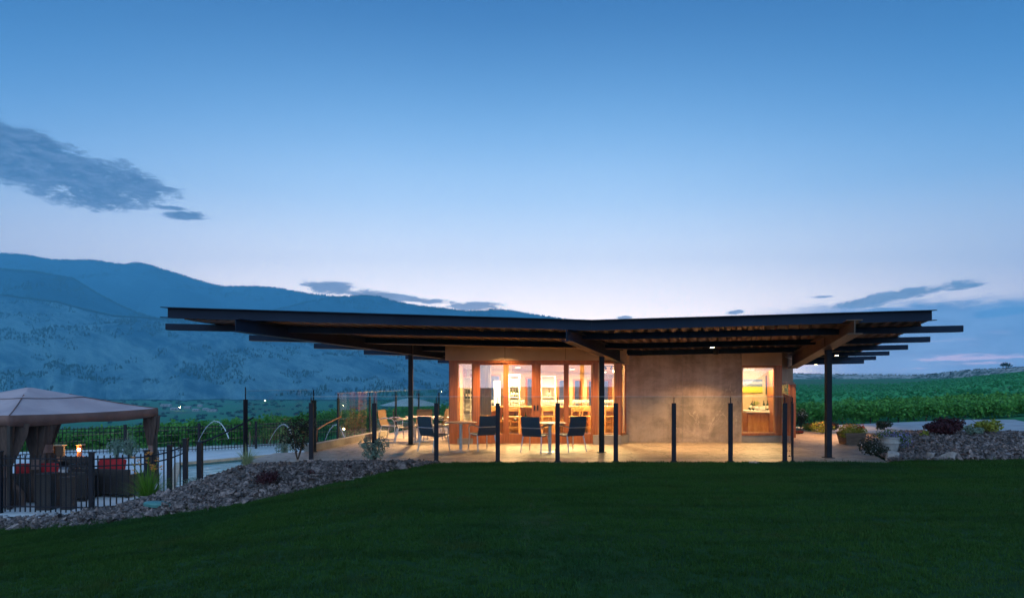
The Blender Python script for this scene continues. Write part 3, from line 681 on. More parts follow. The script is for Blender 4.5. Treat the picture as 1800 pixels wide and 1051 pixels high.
p_near = [(-900, 470), (-200, 508), (0, 519), (30, 523), (100, 531), (150, 545), (200, 556), (300, 562), (430, 570), (560, 592), (700, 606), (800, 618), (1000, 645), (1200, 668), (1500, 690)]
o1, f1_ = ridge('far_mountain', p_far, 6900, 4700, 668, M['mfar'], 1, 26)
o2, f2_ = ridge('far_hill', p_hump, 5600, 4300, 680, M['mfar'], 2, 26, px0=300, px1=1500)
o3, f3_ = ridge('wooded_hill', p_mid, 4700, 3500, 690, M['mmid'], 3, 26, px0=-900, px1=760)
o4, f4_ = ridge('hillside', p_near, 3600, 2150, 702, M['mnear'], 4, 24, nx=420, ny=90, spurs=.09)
# forest on the ridges and slopes (cone crowns)
def cone_src(seed):
    r = random.Random(seed); vs = []; fs = []
    for k in range(3):
        z0 = .18 + k * .25; rr = .30 * (1 - k * .27); n = 6; b = len(vs); vs += [(rr * cos(2 * pi * i / n + k) * r.uniform(.8, 1.2), rr * sin(2 * pi * i / n + k), z0) for i in range(n)] + [(0, 0, z0 + .45)]
        fs += [(b + i, b + (i + 1) % n, b + n) for i in range(n)]
    return raw_mesh('pine_crown', vs, fs)
csrc = source_coll([(cone_src(i), M['pine']) for i in range(4)])
def forest(fn, n, seed, lo, hi, h, px, label, density=None):
    r = random.Random(seed); pts = []; rt = []; sc = []
    while len(pts) < n:
        u = r.uniform(*px); v = r.uniform(lo, hi) if r.random() < .75 else hi - .005; X, Y, z = fn(u, v)
        if v < hi - .006 and noise.noise(Vector((X / 260, Y / 200, seed))) + .5 * noise.noise(Vector((X / 70, Y / 70, 2))) < (density or .1): continue
        pts.append((X, Y, z - 1)); rt.append((0, 0, r.uniform(0, 6))); q = h * r.uniform(.6, 1.2); sc.append((q * 1.1, q * 1.1, q))
    tag(scatter('pine_forest', pts, rt, sc, csrc), label, 'forest')
forest(f1_, 3500, 11, .7, .85, 17, (.36, .82), 'far pines along the highest ridge line at the left')
forest(f2_, 1600, 12, .6, .85, 14, (.15, .62), 'far pines on the rounded hill above the roof')
forest(f3_, 4200, 13, .2, .85, 15, (.50, .90), 'dense pines on the dark wooded shoulder in the middle distance')
forest(f4_, 8000, 14, .04, .85, 10, (.36, .72), 'scattered pines and shrubs on the dry hillside', .12)

# silt bluff on the right
def bf(u, v):
    px = 1230 + 900 * u; a = (px - 900) / F
    top = interp([(1230, 657), (1400, 656), (1480, 657.5), (1600, 659), (1632, 658), (1680, 652), (1720, 649), (1755, 647.5), (1800, 645), (2130, 636)], px); bot = interp([(1230, 667), (1640, 668), (1700, 666), (1760, 655), (1800, 650), (2130, 642)], px)
    D0 = interp([(1230, 880), (1600, 820), (1700, 640), (1800, 560), (2130, 520)], px); t = min(1, v / .7)
    D = D0 + 34 * t + (600 * (v - .7) / .3 if v > .7 else 0)
    X = a * D; zb = HC + (YH - bot) / F * D0 - 1; zt = HC + (YH - top) / F * (D0 + 34)
    g_ = noise.fractal(Vector((X / 16, D0 / 60, 3)), 1, 2, 4)
    z = zb + (zt - zb) * (t ** .8) + g_ * 1.3 * sin(pi * t)
    return (X, D + g_ * 7 * sin(pi * t), z)
tag(grid_mesh('silt_bluff', 300, 22, bf, M['bluff']), kind='structure')
def pf(u, v):
    px = 1230 + 470 * u; a = (px - 900) / F; D = 905 + 500 * v; return (a * D, D, HC + (YH - interp([(1230, 656.5), (1480, 656.5), (1700, 657)], px)) / F * 905 + .012 * (D - 905))
tag(grid_mesh('plateau', 60, 12, pf, M['ground']), kind='structure')

# haze
hb = MB().box(-7300, 7300, -950, 8300, -66, 1490).build('haze', M['white']); hb.data.materials.clear()
hm = bpy.data.materials.new('valley_haze'); hm.use_nodes = True; hn = hm.node_tree; hn.nodes.clear()
pv = hn.nodes.new('ShaderNodeVolumePrincipled'); pv.inputs['Density'].default_value = 1.4e-4; pv.inputs['Color'].default_value = (.22, .70, 1, 1); pv.inputs['Anisotropy'].default_value = 0
mo = hn.nodes.new('ShaderNodeOutputMaterial'); hn.links.new(pv.outputs[0], mo.inputs['Volume']); hb.data.materials.append(hm); tag(hb, kind='stuff')
hb['label'] = 'thin blue evening haze filling the valley'; hb['category'] = 'haze'
HZ = hb
# ================================================================ THE PAVILION
SK = .35
def zv(Y): return 2.665 - .0265 * (Y - 14.6)
def xv(Y): return 2.05 + .33 * (Y - 14.6)
def zbeam(X, Y): return zv(Y) + .022 * abs(X - xv(Y))
HB = .138
pav = empty('pavilion', (3, 19.5, 0), 'low wine tasting pavilion of glass, fir and concrete under a butterfly roof', 'building')
# fascia I beam, two arms meeting at the valley
def ibeam(p0, p1, h, w, t=.014, skew0=0, skew1=0, hz0=None):
    """p0,p1 = bottom centre points; flange skewed at the ends"""
    mb = MB(); p0 = Vector(p0); p1 = Vector(p1); d = (p1 - p0); d.z = 0; d.normalize(); n = Vector((d.y, -d.x, 0))
    up = Vector((0, 0, 1))
    h0, h1 = h if isinstance(h, tuple) else (h, h)
    def slab(o0, o1, z0a, z1a, z0b, z1b, s0=0, s1=0):
        a0 = p0 + n * o0 + d * (s0 * o0); a1 = p0 + n * o1 + d * (s0 * o1); b0 = p1 + n * o0 + d * (s1 * o0); b1 = p1 + n * o1 + d * (s1 * o1)
        mb.add([a0 + up * z0a, a1 + up * z0a, b1 + up * z0b, b0 + up * z0b, a0 + up * z1a, a1 + up * z1a, b1 + up * z1b, b0 + up * z1b],
               [(0, 1, 2, 3), (4, 5, 6, 7), (0, 1, 5, 4), (1, 2, 6, 5), (2, 3, 7, 6), (3, 0, 4, 7)])
    slab(-t / 2, t / 2, t, h0 - t, t, h1 - t)
    slab(-w / 2, w / 2, 0, t, 0, t, skew0, skew1); slab(-w / 2, w / 2, h0 - t, h0, h1 - t, h1, skew0, skew1)
    return mb
Y1 = 13.64; KX = (1040 - 900) / 88
zk = HC + 88.5 / 88
for (x, y, side) in ((295, 559, 0), (1638, 564, 1)):
    X = (x - 900) / 88; ze = HC + (YH - y) / 88
    if side == 0: mb = ibeam((X, Y1, ze), (KX - .001, Y1, zk), .213, .22, .016, skew0=-.9)
    else: mb = ibeam((KX + .001, Y1, zk), (X, Y1, ze), .213, .22, .016, skew1=.35)
    mb.build('fascia_beam', M['beam'], pav)
# roof beams front to back
ends = [(14.6, -7.38, 9.61), (17.2, -6.6, 10.5), (19.8, -5.73, 11.45), (22.4, -4.85, 12.35), (25.0, -3.9, 13.3), (27.6, -3.0, 14.2)]
BE = {}
for (Y, xa, xb) in ends:
    k = xv(Y)
    for a, b in ((xa, k - .001), (k + .001, xb)):
        mb = MB(); w = .075
        za, zb2 = zbeam(a, Y), zbeam(b, Y)
        mb.add([(a, Y - w, za), (a, Y + w, za), (a, Y + w, za + HB), (a, Y - w, za + HB), (b, Y - w, zb2), (b, Y + w, zb2), (b, Y + w, zb2 + HB), (b, Y - w, zb2 + HB)],
               [(0, 1, 2, 3), (4, 5, 6, 7), (0, 1, 5, 4), (1, 2, 6, 5), (2, 3, 7, 6), (3, 0, 4, 7)])
        mb.build('roof_beam', M['beam'], pav, bevel=.008)
        # thin lower flange line, warm lit look put into its brown colour
        mb = MB(); mb.add([(a + .01, Y - w - .045, za - .012), (a + .01, Y + w + .045, za - .012), (b - .01, Y + w + .045, zb2 - .012), (b - .01, Y - w - .045, zb2 - .012),
                           (a + .01, Y - w - .045, za - .001), (a + .01, Y + w + .045, za - .001), (b - .01, Y + w + .045, zb2 - .001), (b - .01, Y - w - .045, zb2 - .001)],
                          [(0, 1, 2, 3), (4, 5, 6, 7), (0, 1, 5, 4), (1, 2, 6, 5), (2, 3, 7, 6), (3, 0, 4, 7)]) if xa > -99 and (a == xa and Y > 17 or b == xb and False) else None
        if mb: mb.build('beam_flange', M['girder'], pav)
# ribbed deck: ribs follow the skew of the plan
def deck_edges(Y): return interp([(13.5, -6.6), (14.6, -6.45), (17.2, -5.6), (19.8, -4.74), (29, -1.7)], Y), interp([(13.5, 8.3), (14.6, 8.77), (17.2, 9.68), (19.8, 10.6), (22.4, 11.5), (29, 13.8)], Y)
mb = MB(); prof = []
u = -8.5; pitch = .24
while u < 9.6:
    prof += [(u, 0), (u + .09, 0), (u + .12, .055), (u + .21, .055)]; u += pitch
yf, yr = 13.66, 29.0
def dz(u, Y): return zv(Y) + HB + .004 + .022 * abs(u - 2.05)
for (u0, h0), (u1, h1) in zip(prof, prof[1:]):
    um = (u0 + u1) / 2
    # clip along Y so that X stays between the edges
    ys = [y for y in np.linspace(yf, yr, 63) if deck_edges(y)[0] - .01 <= um + .33 * (y - 14.6) <= deck_edges(y)[1] + .01]
    if len(ys) < 2: continue
    a, b = ys[0], ys[-1]
    mb.add([(u0 + .33 * (a - 14.6), a, dz(u0, a) + h0), (u1 + .33 * (a - 14.6), a, dz(u1, a) + h1), (u1 + .33 * (b - 14.6), b, dz(u1, b) + h1), (u0 + .33 * (b - 14.6), b, dz(u0, b) + h0)], [(0, 1, 2, 3)])
mb.build('roof_deck', M['deckmetal'], pav)
# roofing sheet above the deck
def roofpt(X, Y, h): return (X, Y, zv(Y) + HB + h + .022 * abs(X - xv(Y)))
mb = MB(); Ys = [13.70, 14.6, 17.2, 19.8, 22.4, 25.6, 29.0]
for a, b in zip(Ys, Ys[1:]):
    for s in (0, 1):
        ea = (deck_edges(a)[0], xv(a)) if s == 0 else (xv(a), deck_edges(a)[1]); eb = (deck_edges(b)[0], xv(b)) if s == 0 else (xv(b), deck_edges(b)[1])
        mb.add([roofpt(ea[0], a, .065), roofpt(ea[1], a, .065), roofpt(eb[1], b, .065), roofpt(eb[0], b, .065), roofpt(ea[0], a, .11), roofpt(ea[1], a, .11), roofpt(eb[1], b, .11), roofpt(eb[0], b, .11)],
               [(0, 1, 2, 3), (4, 5, 6, 7), (0, 1, 5, 4), (1, 2, 6, 5), (2, 3, 7, 6), (3, 0, 4, 7)])
mb.build('roofing', M['black'], pav)
# girders and columns
def girder(tip, end, ztip, zend, toptip, topend, w=.2, skew=0, m='beam'):
    a = Vector((tip[0], tip[1], ztip)); b = Vector((end[0], end[1], zend))
    ibeam(a, b, (toptip - ztip, topend - zend), w, .016, skew0=skew).build('girder', M[m], pav)
girder((1.05, 13.18), (3.25, 19.95), 2.555, 2.27, 2.79, 2.655)
girder((-5.34, 13.18), (-2.10, 20.9), 2.74, 2.46, 2.99, 2.80)
girder((6.62, 13.18), (8.62, 21.0), 2.69, 2.17, 2.97, 2.58, .28, 0, 'girder')
def column(px, by, top):
    D = HC * F / (by - YH); X = (px - 900) / F * D; w = .062
    c = MB().box(X - w, X + w, D - w, D + w, .012, top).build('column', M['steel'], pav, bevel=.006)
    MB().box(X - .11, X + .11, D - .11, D + .11, .0, .012).build('base_plate', M['steel'], c)
    return X, D
column(722, 781.2, 2.80); column(1057.5, 795, 2.78); column(1456, 804, 2.86)

# ---- front facade: fir frames, doors
YF = 19.4; s = F / YF
def fx(px): return (px - 900) / s
def fz(py, sc_=s): return HC + (YH - py) / sc_
def fbox(name, x0, x1, y0, y1, m, depth=(0, .09), parent=pav, bevel=.004, YY=YF, bz=None):
    sc_ = F / YY; X0, X1 = (x0 - 900) / sc_, (x1 - 900) / sc_; Z0, Z1 = HC + (YH - y1) / sc_, HC + (YH - y0) / sc_
    if bz is not None: Z0 = bz
    return MB().box(X0, X1, YY + depth[0], YY + depth[1], Z0, Z1).build(name, m, parent, bevel=bevel)
ZC = .0
# fascia panels above
for (x0, x1) in ((783, 887.2), (888, 993.6), (994.4, 1101)):
    X0, X1 = fx(x0), fx(x1); m0 = zbeam(X0, YF) + HB + .0; m1 = zbeam(X1, YF) + HB
    MB().prism([(X0, YF - .06), (X1, YF - .06), (X1, YF + .10), (X0, YF + .10)], fz(633.5), [m0, m1, m1, m0]).build('fascia_panel', M['panel'], pav, bevel=.003)
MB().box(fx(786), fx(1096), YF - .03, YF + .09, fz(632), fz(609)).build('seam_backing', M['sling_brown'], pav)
fbox('head_trim', 790.5, 1091, 633.5, 637.5, M['fir'], (-.03, .12))
for (x0, x1) in ((790.5, 804), (831.4, 842), (1041.2, 1050.7), (1081.5, 1091)):
    fbox('post', x0, x1, 637.5, 781, M['fir'], (-.02, .12), bz=.0)
# window (narrow, left) and the right one
def window(x0, x1, yt, yb_, bot, fr=2.4, Y=YF, m=M['fir_light'], z0=None):
    sc_ = F / Y; w = fbox('window', x0, x0 + fr, yt, yb_, m, (.01, .08), YY=Y, bevel=.002)
    # complete frame in one mesh
    mb = MB(); X0, X1 = (x0 - 900) / sc_, (x1 - 900) / sc_; Z0, Z1 = HC + (YH - yb_) / sc_, HC + (YH - yt) / sc_; f = fr / sc_
    mb.box(X0, X0 + f, Y + .01, Y + .08, Z0, Z1).box(X1 - f, X1, Y + .01, Y + .08, Z0, Z1).box(X0 + f, X1 - f, Y + .012, Y + .078, Z1 - f, Z1).box(X0 + f, X1 - f, Y + .012, Y + .078, Z0, Z0 + f)
    me = w.data; tmp = mb.build('window', m, pav); w.data = tmp.data; bpy.data.objects.remove(tmp)
    MB().box(X0 + f, X1 - f, Y + .04, Y + .05, Z0 + f, Z1 - f).build('pane', M['pane'], w)
    return w
window(804, 831.4, 637.5, 742, 0, 2.2)
fbox('spandrel', 804, 831.4, 742.3, 770, M['fir'], (.0, .08))
fbox('kerb', 804, 831.4, 770.3, 781, M['concrete_plain'], (-.03, .1), bz=0)
window(1050.7, 1081.5, 637.5, 763.6, 0, 2.0)
fbox('kerb', 1042, 1091, 764, 782, M['concrete_plain'], (-.14, .14), bz=0)
# doors
for i, (x0, x1, gx0, gx1) in enumerate(((842, 892.5, 842.5 + 1, 884.7), (892.6, 942.1, 894.2, 934.8), (942.3, 999, 950.4, 991), (999.1, 1041.1, 1000, 1041.0 - 1.5))):
    s0 = (gx0 - x0) / s; X0, X1 = fx(x0), fx(x1); G0, G1 = fx(gx0), fx(gx1); zt = fz(637.6); zb_ = .015; gt = fz(641.5); gb = fz(762.5); yo = (.05 if i in (0, 3) else .0)
    mb = MB(); Ya, Yb = YF + yo, YF + yo + .045
    mb.box(X0, G0, Ya, Yb, zb_, zt).box(G1, X1, Ya, Yb, zb_, zt).box(G0, G1, Ya + .001, Yb - .001, gt, zt).box(G0, G1, Ya + .001, Yb - .001, zb_, gb)
    d = mb.build('door', M['fir'], pav)
    MB().box(G0, G1, Ya + .018, Ya + .026, gb, gt).build('pane', M['pane'], d)
    if i in (1, 2):
        hx = fx(939.4 if i == 1 else 945); MB().box(hx - .022, hx + .022, Ya - .012, Ya + .003, fz(721), fz(712)).build('handle', M['black'], d, bevel=.003)
# corner post / angled window returning to the concrete wall
YW = 19.9; sw = F / YW
def wx(px): return (px - 900) / sw
mb = MB(); a = Vector((fx(1092), YF + .06)); b = Vector((wx(1099.5), YW + .02)); zt = fz(637.5); zb_ = fz(763)
ang = MB().bar((a.x, a.y, zt), (b.x, b.y, zt), .06, .07).bar((a.x, a.y, zb_), (b.x, b.y, zb_), .06, .07).bar((a.x, a.y, zb_), (a.x, a.y, zt), .05, .05).bar((b.x, b.y, zb_), (b.x, b.y, zt), .05, .05).build('window', M['fir'], pav)
MB().bar((a.x, a.y, (zt + zb_) / 2), (b.x, b.y, (zt + zb_) / 2), .008, zt - zb_ - .06).build('pane', M['pane'], ang)
MB().prism([(a.x - .02, a.y - .14), (fx(1110), YW - .02), (fx(1110), YW + .1), (a.x - .02, YW + .1)], 0, zb_ - .04).build('kerb', M['concrete_plain'], pav, bevel=.004)
MB().bar((a.x, a.y, fz(621)), (b.x + .1, b.y + .04, fz(621)), .08, .62).build('fascia_panel', M['panel'], pav)
# concrete wall in two pours with a recessed joint
def topz(X, Y): return zbeam(X, Y) + HB
for (x0, x1) in ((1098.5, 1199.7), (1200.3, 1303.6)):
    X0, X1 = wx(x0), wx(x1)
    MB().prism([(X0, YW), (X1, YW), (X1, YW + .30), (X0, YW + .30)], 0.0, [topz(X0, YW), topz(X1, YW)] * 1 + [topz(X1, YW), topz(X0, YW)]).build('concrete_wall', M['concrete'], pav, bevel=.006)
MB().box(wx(1199.7), wx(1200.3), YW + .012, YW + .28, 0, 2.7).build('wall_joint', M['concrete_plain'], pav)
# tie holes
locs = []
for px in (1130, 1170, 1230, 1275):
    for z in (.45, 1.15, 1.85, 2.45): locs.append((wx(px), YW - .001, z))
pieces('tie_plug', M['concrete_plain'], pav, locs, MB().tube([(0, -.0015, 0), (0, .02, 0)], .016, 10))
# right bay
X0, X1 = wx(1304), wx(1374.4)
MB().prism([(X0, YW - .03), (X1, YW - .03), (X1, YW + .12), (X0, YW + .12)], fz(642.5, sw), [topz(X0, YW), topz(X1, YW), topz(X1, YW), topz(X0, YW)]).build('fascia_panel', M['panel'], pav, bevel=.004)
fbox('head_trim', 1304, 1374.4, 642.5, 645, M['fir'], (-.02, .12), YY=YW)
window(1304, 1363, 645, 761, 0, 1.8, Y=YW)
fbox('post', 1363, 1374.4, 645, 765, M['fir'], (-.01, .14), YY=YW)
fbox('sill', 1303.8, 1374.4, 761, 765, M['fir'], (-.03, .12), YY=YW)
fbox('kerb', 1303.8, 1374.2, 765, 778, M['concrete_plain'], (.0, .14), YY=YW, bz=0)
# recess behind the corner: brown panel with window and post
A = Vector((wx(1374.4), YW + .15)); B = Vector(((1394 - 900) / F * 21.6, 21.6)); dd = (B - A)
def apt(t): return A + dd * t
MB().prism([tuple(apt(0)), tuple(apt(1)), (apt(1).x - .1, apt(1).y + .05), (apt(0).x - .1, apt(0).y + .05)], 1.76, [topz(A.x, A.y), topz(B.x, B.y), topz(B.x, B.y), topz(A.x, A.y)]).build('fascia_panel', M['panel'], pav)
dr = MB().bar((A.x, A.y, 1.72), (B.x, B.y, 1.72), .08, .07).bar((apt(.78).x, apt(.78).y, 0), (apt(.78).x, apt(.78).y, 1.69), .08, .10, up=(0, 1, 0)).bar((B.x, B.y, 0), (B.x, B.y, 1.69), .12, .14, up=(0, 1, 0)).bar((apt(.04).x, apt(.04).y, 0), (apt(.04).x, apt(.04).y, 1.69), .06, .06).bar((A.x, A.y, .2), (B.x, B.y, .2), .08, .40).build('side_window', M['fir'], pav)
MB().bar((A.x, A.y, .95), (B.x, B.y, .95), .01, 1.5).build('pane', M['pane'], dr)
# right side and back walls of the building (behind)
C_ = Vector((10.35, 25.9))
MB().prism([tuple(B), tuple(C_), (C_.x - .2, C_.y + .02), (B.x - .2, B.y + .02)], 0, [topz(B.x, B.y), topz(C_.x, C_.y)] + [topz(C_.x, C_.y), topz(B.x, B.y)]).build('concrete_wall', M['concrete'], pav)
# interior floor slab and ceiling
INT = [(fx(792), YF + .12), (wx(1099), YF + .12), (wx(1099), YW + .31), (wx(1304), YW + .31), (wx(1304), YW + .12), (wx(1373), YW + .14), (8.85, 21.5), (10.1, 25.8), (5.4, 29.3), (-1.9, 29.3), (fx(792), 27)]
def poly(name, pts, zfn, m, th):
    n = len(pts); return MB().prism(pts, [zfn(p) for p in pts], [zfn(p) + th for p in pts]).build(name, m, pav)
poly('interior_floor', INT, lambda p: .004, M['intfloor'], .008)
poly('ceiling', INT, lambda p: min(zbeam(p[0], p[1]) - .02, 2.56 - .055 * (p[1] - 19.5)), M['ceiling'], .04)
# left side wall: glazed bays that show in the guard glass
XL = fx(792); ys = [19.5, 20.9, 22.3, 23.7, 25.1, 26.6]
for y in ys: MB().box(XL - .05, XL + .05, y - .06, y + .06, .0, 2.40).build('post', M['fir'], pav)
MB().box(XL - .06, XL + .06, 19.51, 27, 2.38, 2.78).build('fascia_panel', M['panel'], pav)
for i, (a, b) in enumerate(zip(ys, ys[1:])):
    if i == 2: MB().box(XL - .04, XL + .04, a + .07, b - .07, 0, 2.37).build('side_panel', M['plaster'], pav); continue
    MB().box(XL - .04, XL + .04, a + .062, b - .062, 2.301, 2.378).build('head_rail', M['fir'], pav); w = MB().box(XL - .04, XL + .04, a + .062, b - .062, .0, .42).build('window_base', M['fir'], pav)
    MB().box(XL - .005, XL + .005, a + .064, b - .064, .42, 2.30).build('pane', M['pane'], w)
# back left wall with openings (view through to the hills) and diagonal back wall with windows
def wall_open(p0, p1, zb_, zt, opens, m, th=.12, fr=.07, fm=M['fir']):
    """opens: (t0,t1,z0,z1) along p0-p1 in metres"""
    p0 = Vector(p0); p1 = Vector(p1); L = (p1 - p0).length; d = (p1 - p0) / L; n = Vector((-d.y, d.x))
    mb = MB()
    def seg(t0, t1, z0, z1):
        a, b = p0 + d * t0, p0 + d * t1
        mb.prism([tuple(a), tuple(b), tuple(b + n * th), tuple(a + n * th)], z0, z1)
    t = 0
    for (a, b, z0, z1) in opens:
        if a > t: seg(t, a, zb_, zt)
        if z0 > zb_: seg(a, b, zb_, z0)
        if z1 < zt: seg(a, b, z1, zt)
        t = b
    if t < L: seg(t, L, zb_, zt)
    w = mb.build('interior_wall', m, pav)
    for (a, b, z0, z1) in opens:
        q0, q1 = p0 + d * a, p0 + d * b; o = -n * .02
        f_ = MB()
        for (u0, u1, w0, w1) in ((a, a + fr, z0, z1), (b - fr, b, z0, z1), (a + fr, b - fr, z1 - fr, z1), (a + fr, b - fr, z0, z0 + fr)):
            c0, c1 = p0 + d * u0 - n * .025, p0 + d * u1 - n * .025
            f_.prism([tuple(c0), tuple(c1), tuple(c1 + n * (th + .05)), tuple(c0 + n * (th + .05))], w0, w1)
        fo = f_.build('window', fm, pav)
        c0, c1 = q0 + n * .05, q1 + n * .05
        MB().prism([tuple(c0 + d * fr), tuple(c1 - d * fr), tuple(c1 - d * fr + n * .008), tuple(c0 + d * fr + n * .008)], z0 + fr, z1 - fr).build('pane', M['pane'], fo)
    return w
wall_open((-1.70, 25.6), (-.3, 25.6), 0, 2.25, [(.12, .62, .3, 2.05), (.72, 1.3, .3, 2.05)], M['plaster'])
DA = Vector((-.3, 25.6)); DB = Vector((4.6, 29.0))
wall_open((DA.x, DA.y + .001), tuple(DB), 0, 2.25, [(.2, .72, .3, 1.95), (1.0, 1.45, .3, 1.95), (2.55, 3.15, .3, 1.88), (3.35, 3.85, .3, 1.88), (4.1, 4.6, .3, 1.86), (4.85, 5.45, .3, 1.86)], M['plaster'])
wall_open((4.62, 29.0), (5.2, 22.2), 0, 2.4, [], M['plaster'])
wall_open((5.2, 22.2), (5.2, 20.25), 0, 2.5, [], M['plaster'])
# small right-hand room
wall_open((6.72, 22.35), (9.0, 22.35), 0, 2.6, [], M['plaster'])
MB().box(6.66, 6.72, 20.25, 22.3, 0, 2.6).build('interior_wall', M['plaster'], pav)
mb = MB(); p0 = P(1307, 640, 22.3); p1 = P(1326, 651.5, 22.3)
vent = MB().box(p0.x, p1.x, 22.29, 22.33, p1.z, p0.z).build('vent_grille', M['white'], pav)
for k in range(2):
    xa = p0.x + .03 + k * .16; MB().box(xa, xa + .13, 22.283, 22.289, p1.z + .03, p0.z - .02).build('louvre', M['label'], vent)
# interior door leaf, right room
MB().bar((7.84, 20.35, 1.06), (8.17, 21.8, 1.06), .05, 2.1).build('inner_door', M['fir'], pav, bevel=.004)
# wall speakers and soffit downlights
for (px, py, Y) in ((918, 606, 18.9), (1258, 619, 19.65)):
    p = P(px, py, Y); o = MB().tube([(p.x, p.y - .10, p.z), (p.x, p.y + .06, p.z)], .075, 14).build('wall_speaker', M['black'], pav, smooth=True) if px < 1000 else MB().lathe([(.05, -.07), (.075, -.06), (.075, .10)], (p.x, p.y, p.z), 14).build('wall_speaker', M['black'], pav, smooth=True)
def downlight(px, py, Y, power, spot=115, aim=(0, 0, 0), c=WARM):
    p = P(px, py, Y); f_ = MB().lathe([(.055, .0), (.065, .0), (.065, .06), (.055, .06)], (p.x, p.y, p.z), 16).build('downlight', M['black'], pav, smooth=True)
    MB().lathe([(.05, -.004), (.05, .012)], (p.x, p.y, p.z), 16).build('lens', M['downlamp'], f_)
    if power: lamp('SPOT', (p.x, p.y, p.z - .02), power * 4.8, c, .05, spot, .8, aim, f_, 'downlight_lamp')
downlight(886, 607.5, 18.7, 150, 135)
downlight(1252, 610.5, 18.4, 185, 120)
downlight(1471, 625, 21.8, 150, 120)
downlight(1434, 641, 27.0, 130, 120)
downlight(738, 615.5, 21.6, 330, 140)  # added lamp, out of view behind the left girder, brightens the left patio
downlight(762, 622, 24.4, 280, 140)  # second added lamp behind the left girder, also for the left patio
downlight(1404, 633, 20.6, 14, 110)
downlight(1052, 615, 18.2, 90, 125)  # added lamp, kept out of view behind the middle girder

# interior ceiling lamps
for (X, Y, pw) in ((-.8, 21.3, 42), (1.2, 21.2, 62), (2.7, 21.4, 62), (.2, 24.2, 60), (2.2, 25.0, 60), (3.6, 26.6, 50), (4.4, 22.5, 45), (7.7, 21.0, 42)):
    z = min(2.56 - .055 * (Y - 19.5), 2.5) - .02
    f_ = MB().lathe([(.09, -.02), (.1, -.02), (.1, .0)], (X, Y, z), 16).build('ceiling_light', M['white'], pav, smooth=True)
    MB().lathe([(.085, -.024), (.085, -.02)], (X, Y, z), 16).build('lens', M['ceil_lamp'], f_)
    lamp('AREA', (X, Y, z - .05), pw * 5.2, (1.0, .61, .24), .5, parent=f_, name='ceiling_lamp')
# ================================================================ GLASS GUARDS
def guard(label, posts, ztop=1.30, gtop=1.44, gbot=.06, w=.048, z0s=None, plate=True, panes=None, extra=0):
    x, y = posts[0][:2]; root = empty('glass_guard', (x, y, 0), label, 'glass railing')
    proto = MB().box(-w, w, -.02, .02, .0, ztop).build('post', M['steel'], root, bevel=.004, local=True)
    bp = MB().box(-.085, .085, -.06, .06, .0, .014).box(-.06, .06, -.04, .04, .014, .035).build('base_plate', M['steel'], proto, bevel=.003, local=True)
    clip = MB().box(-.008, .008, -.012, .012, ztop, gtop - .01).build('glass_clip', M['steel'], proto, local=True)
    for i, pp in enumerate(posts):
        o = proto if i == 0 else copy_tree(proto, root); o.location = (pp[0] - x, pp[1] - y, pp[2] if len(pp) > 2 else 0)
        a = posts[max(i - 1, 0)]; b = posts[min(i + 1, len(posts) - 1)]; o.rotation_euler.z = atan2(b[1] - a[1], b[0] - a[0])
        if len(pp) > 3: o.scale = (pp[4] if len(pp) > 4 else 1, 1, pp[3])
    for i, (a, b) in enumerate(zip(posts, posts[1:])):
        if panes is not None and not panes[i]: continue
        A = Vector(a[:2]); B = Vector(b[:2]); d = (B - A).normalized(); n = Vector((-d.y, d.x)); A2 = A + d * .012 + n * .03; B2 = B - d * .012 + n * .03
        za = gbot; zt = gtop + extra
        mb = MB().prism([tuple(A2), tuple(B2), tuple(B2 + n * .006), tuple(A2 + n * .006)], za, zt)
        pn = mb.build('glass_pane', M['guardglass'], root)
        MB().prism([tuple(A2), tuple(B2), tuple(B2 + n * .006), tuple(A2 + n * .006)], zt, zt + .007).build('polished_edge', M['glassedge'], pn)
    return root
D0 = 15.06; sp_ = F / D0
fp = [((x - 900) / sp_, D0, 0) for x in (547, 658, 767, 875, 980, 1082.5, 1184.5, 1284, 1379.5)]
guard('long frameless glass guard with flat dark posts along the patio front edge', fp)
guard('short high glass guard panel at the head of the garden stair', [(-6.15, 15.75, -.12, 1.14), (-5.0, 17.2, -.02, 1.02, 1.5)], gtop=1.56, panes=[True])
guard('rear left glass guard receding beside the water jets and reflecting the pavilion', [(-4.94, 19.4, 0), (-4.50, 21.6, 0), (-4.08, 24.0, 0), (-3.62, 26.5, 0), (-3.1, 29, 0)])
guard('side glass guard turning back from the patio front towards the building corner', [(6.19, 15.06, 0), (6.62, 16.2, 0), (7.06, 17.45, 0), (7.5, 18.7, 0), (7.86, 19.75, 0)])
# glass panel between the short guard and rear guard
# stair hand rail and lower posts
def metal_post(px, top, D, zb_, w, label):
    X = (px - 900) / F * D; zt = HC + (YH - top) / F * D
    o = MB().box(X - w, X + w, D - w, D + w, zb_, zt).box(X - w - .006, X + w + .006, D - w - .006, D + w + .006, zt, zt + .015).build('rail_post', M['steel'], bevel=.004); tag(o, label, 'post'); return Vector((X, D, zt))
q1 = metal_post(351.5, 777, 15.6, -1.25, .055, 'short square dark post at the foot of the stair handrail')
hr = MB().tube([P(352, 779, 15.6), P(392, 762, 15.7), P(433, 741, 15.75), P(446, 733, 15.8)], .02, 8).build('handrail', M['steel'], smooth=True); tag(hr, 'sloping dark handrail of the garden stair in front of the pool', 'handrail')
hr = MB().tube([P(558, 754, 18.0), P(575, 744, 18.7), P(600, 732, 19.2)], .02, 8).tube([P(558, 754, 18.0), P(556, 775, 18.0)], .016, 6).build('handrail', M['fir'], smooth=True); tag(hr, 'brown sloping handrail behind the glass at the rear left guard post', 'handrail')

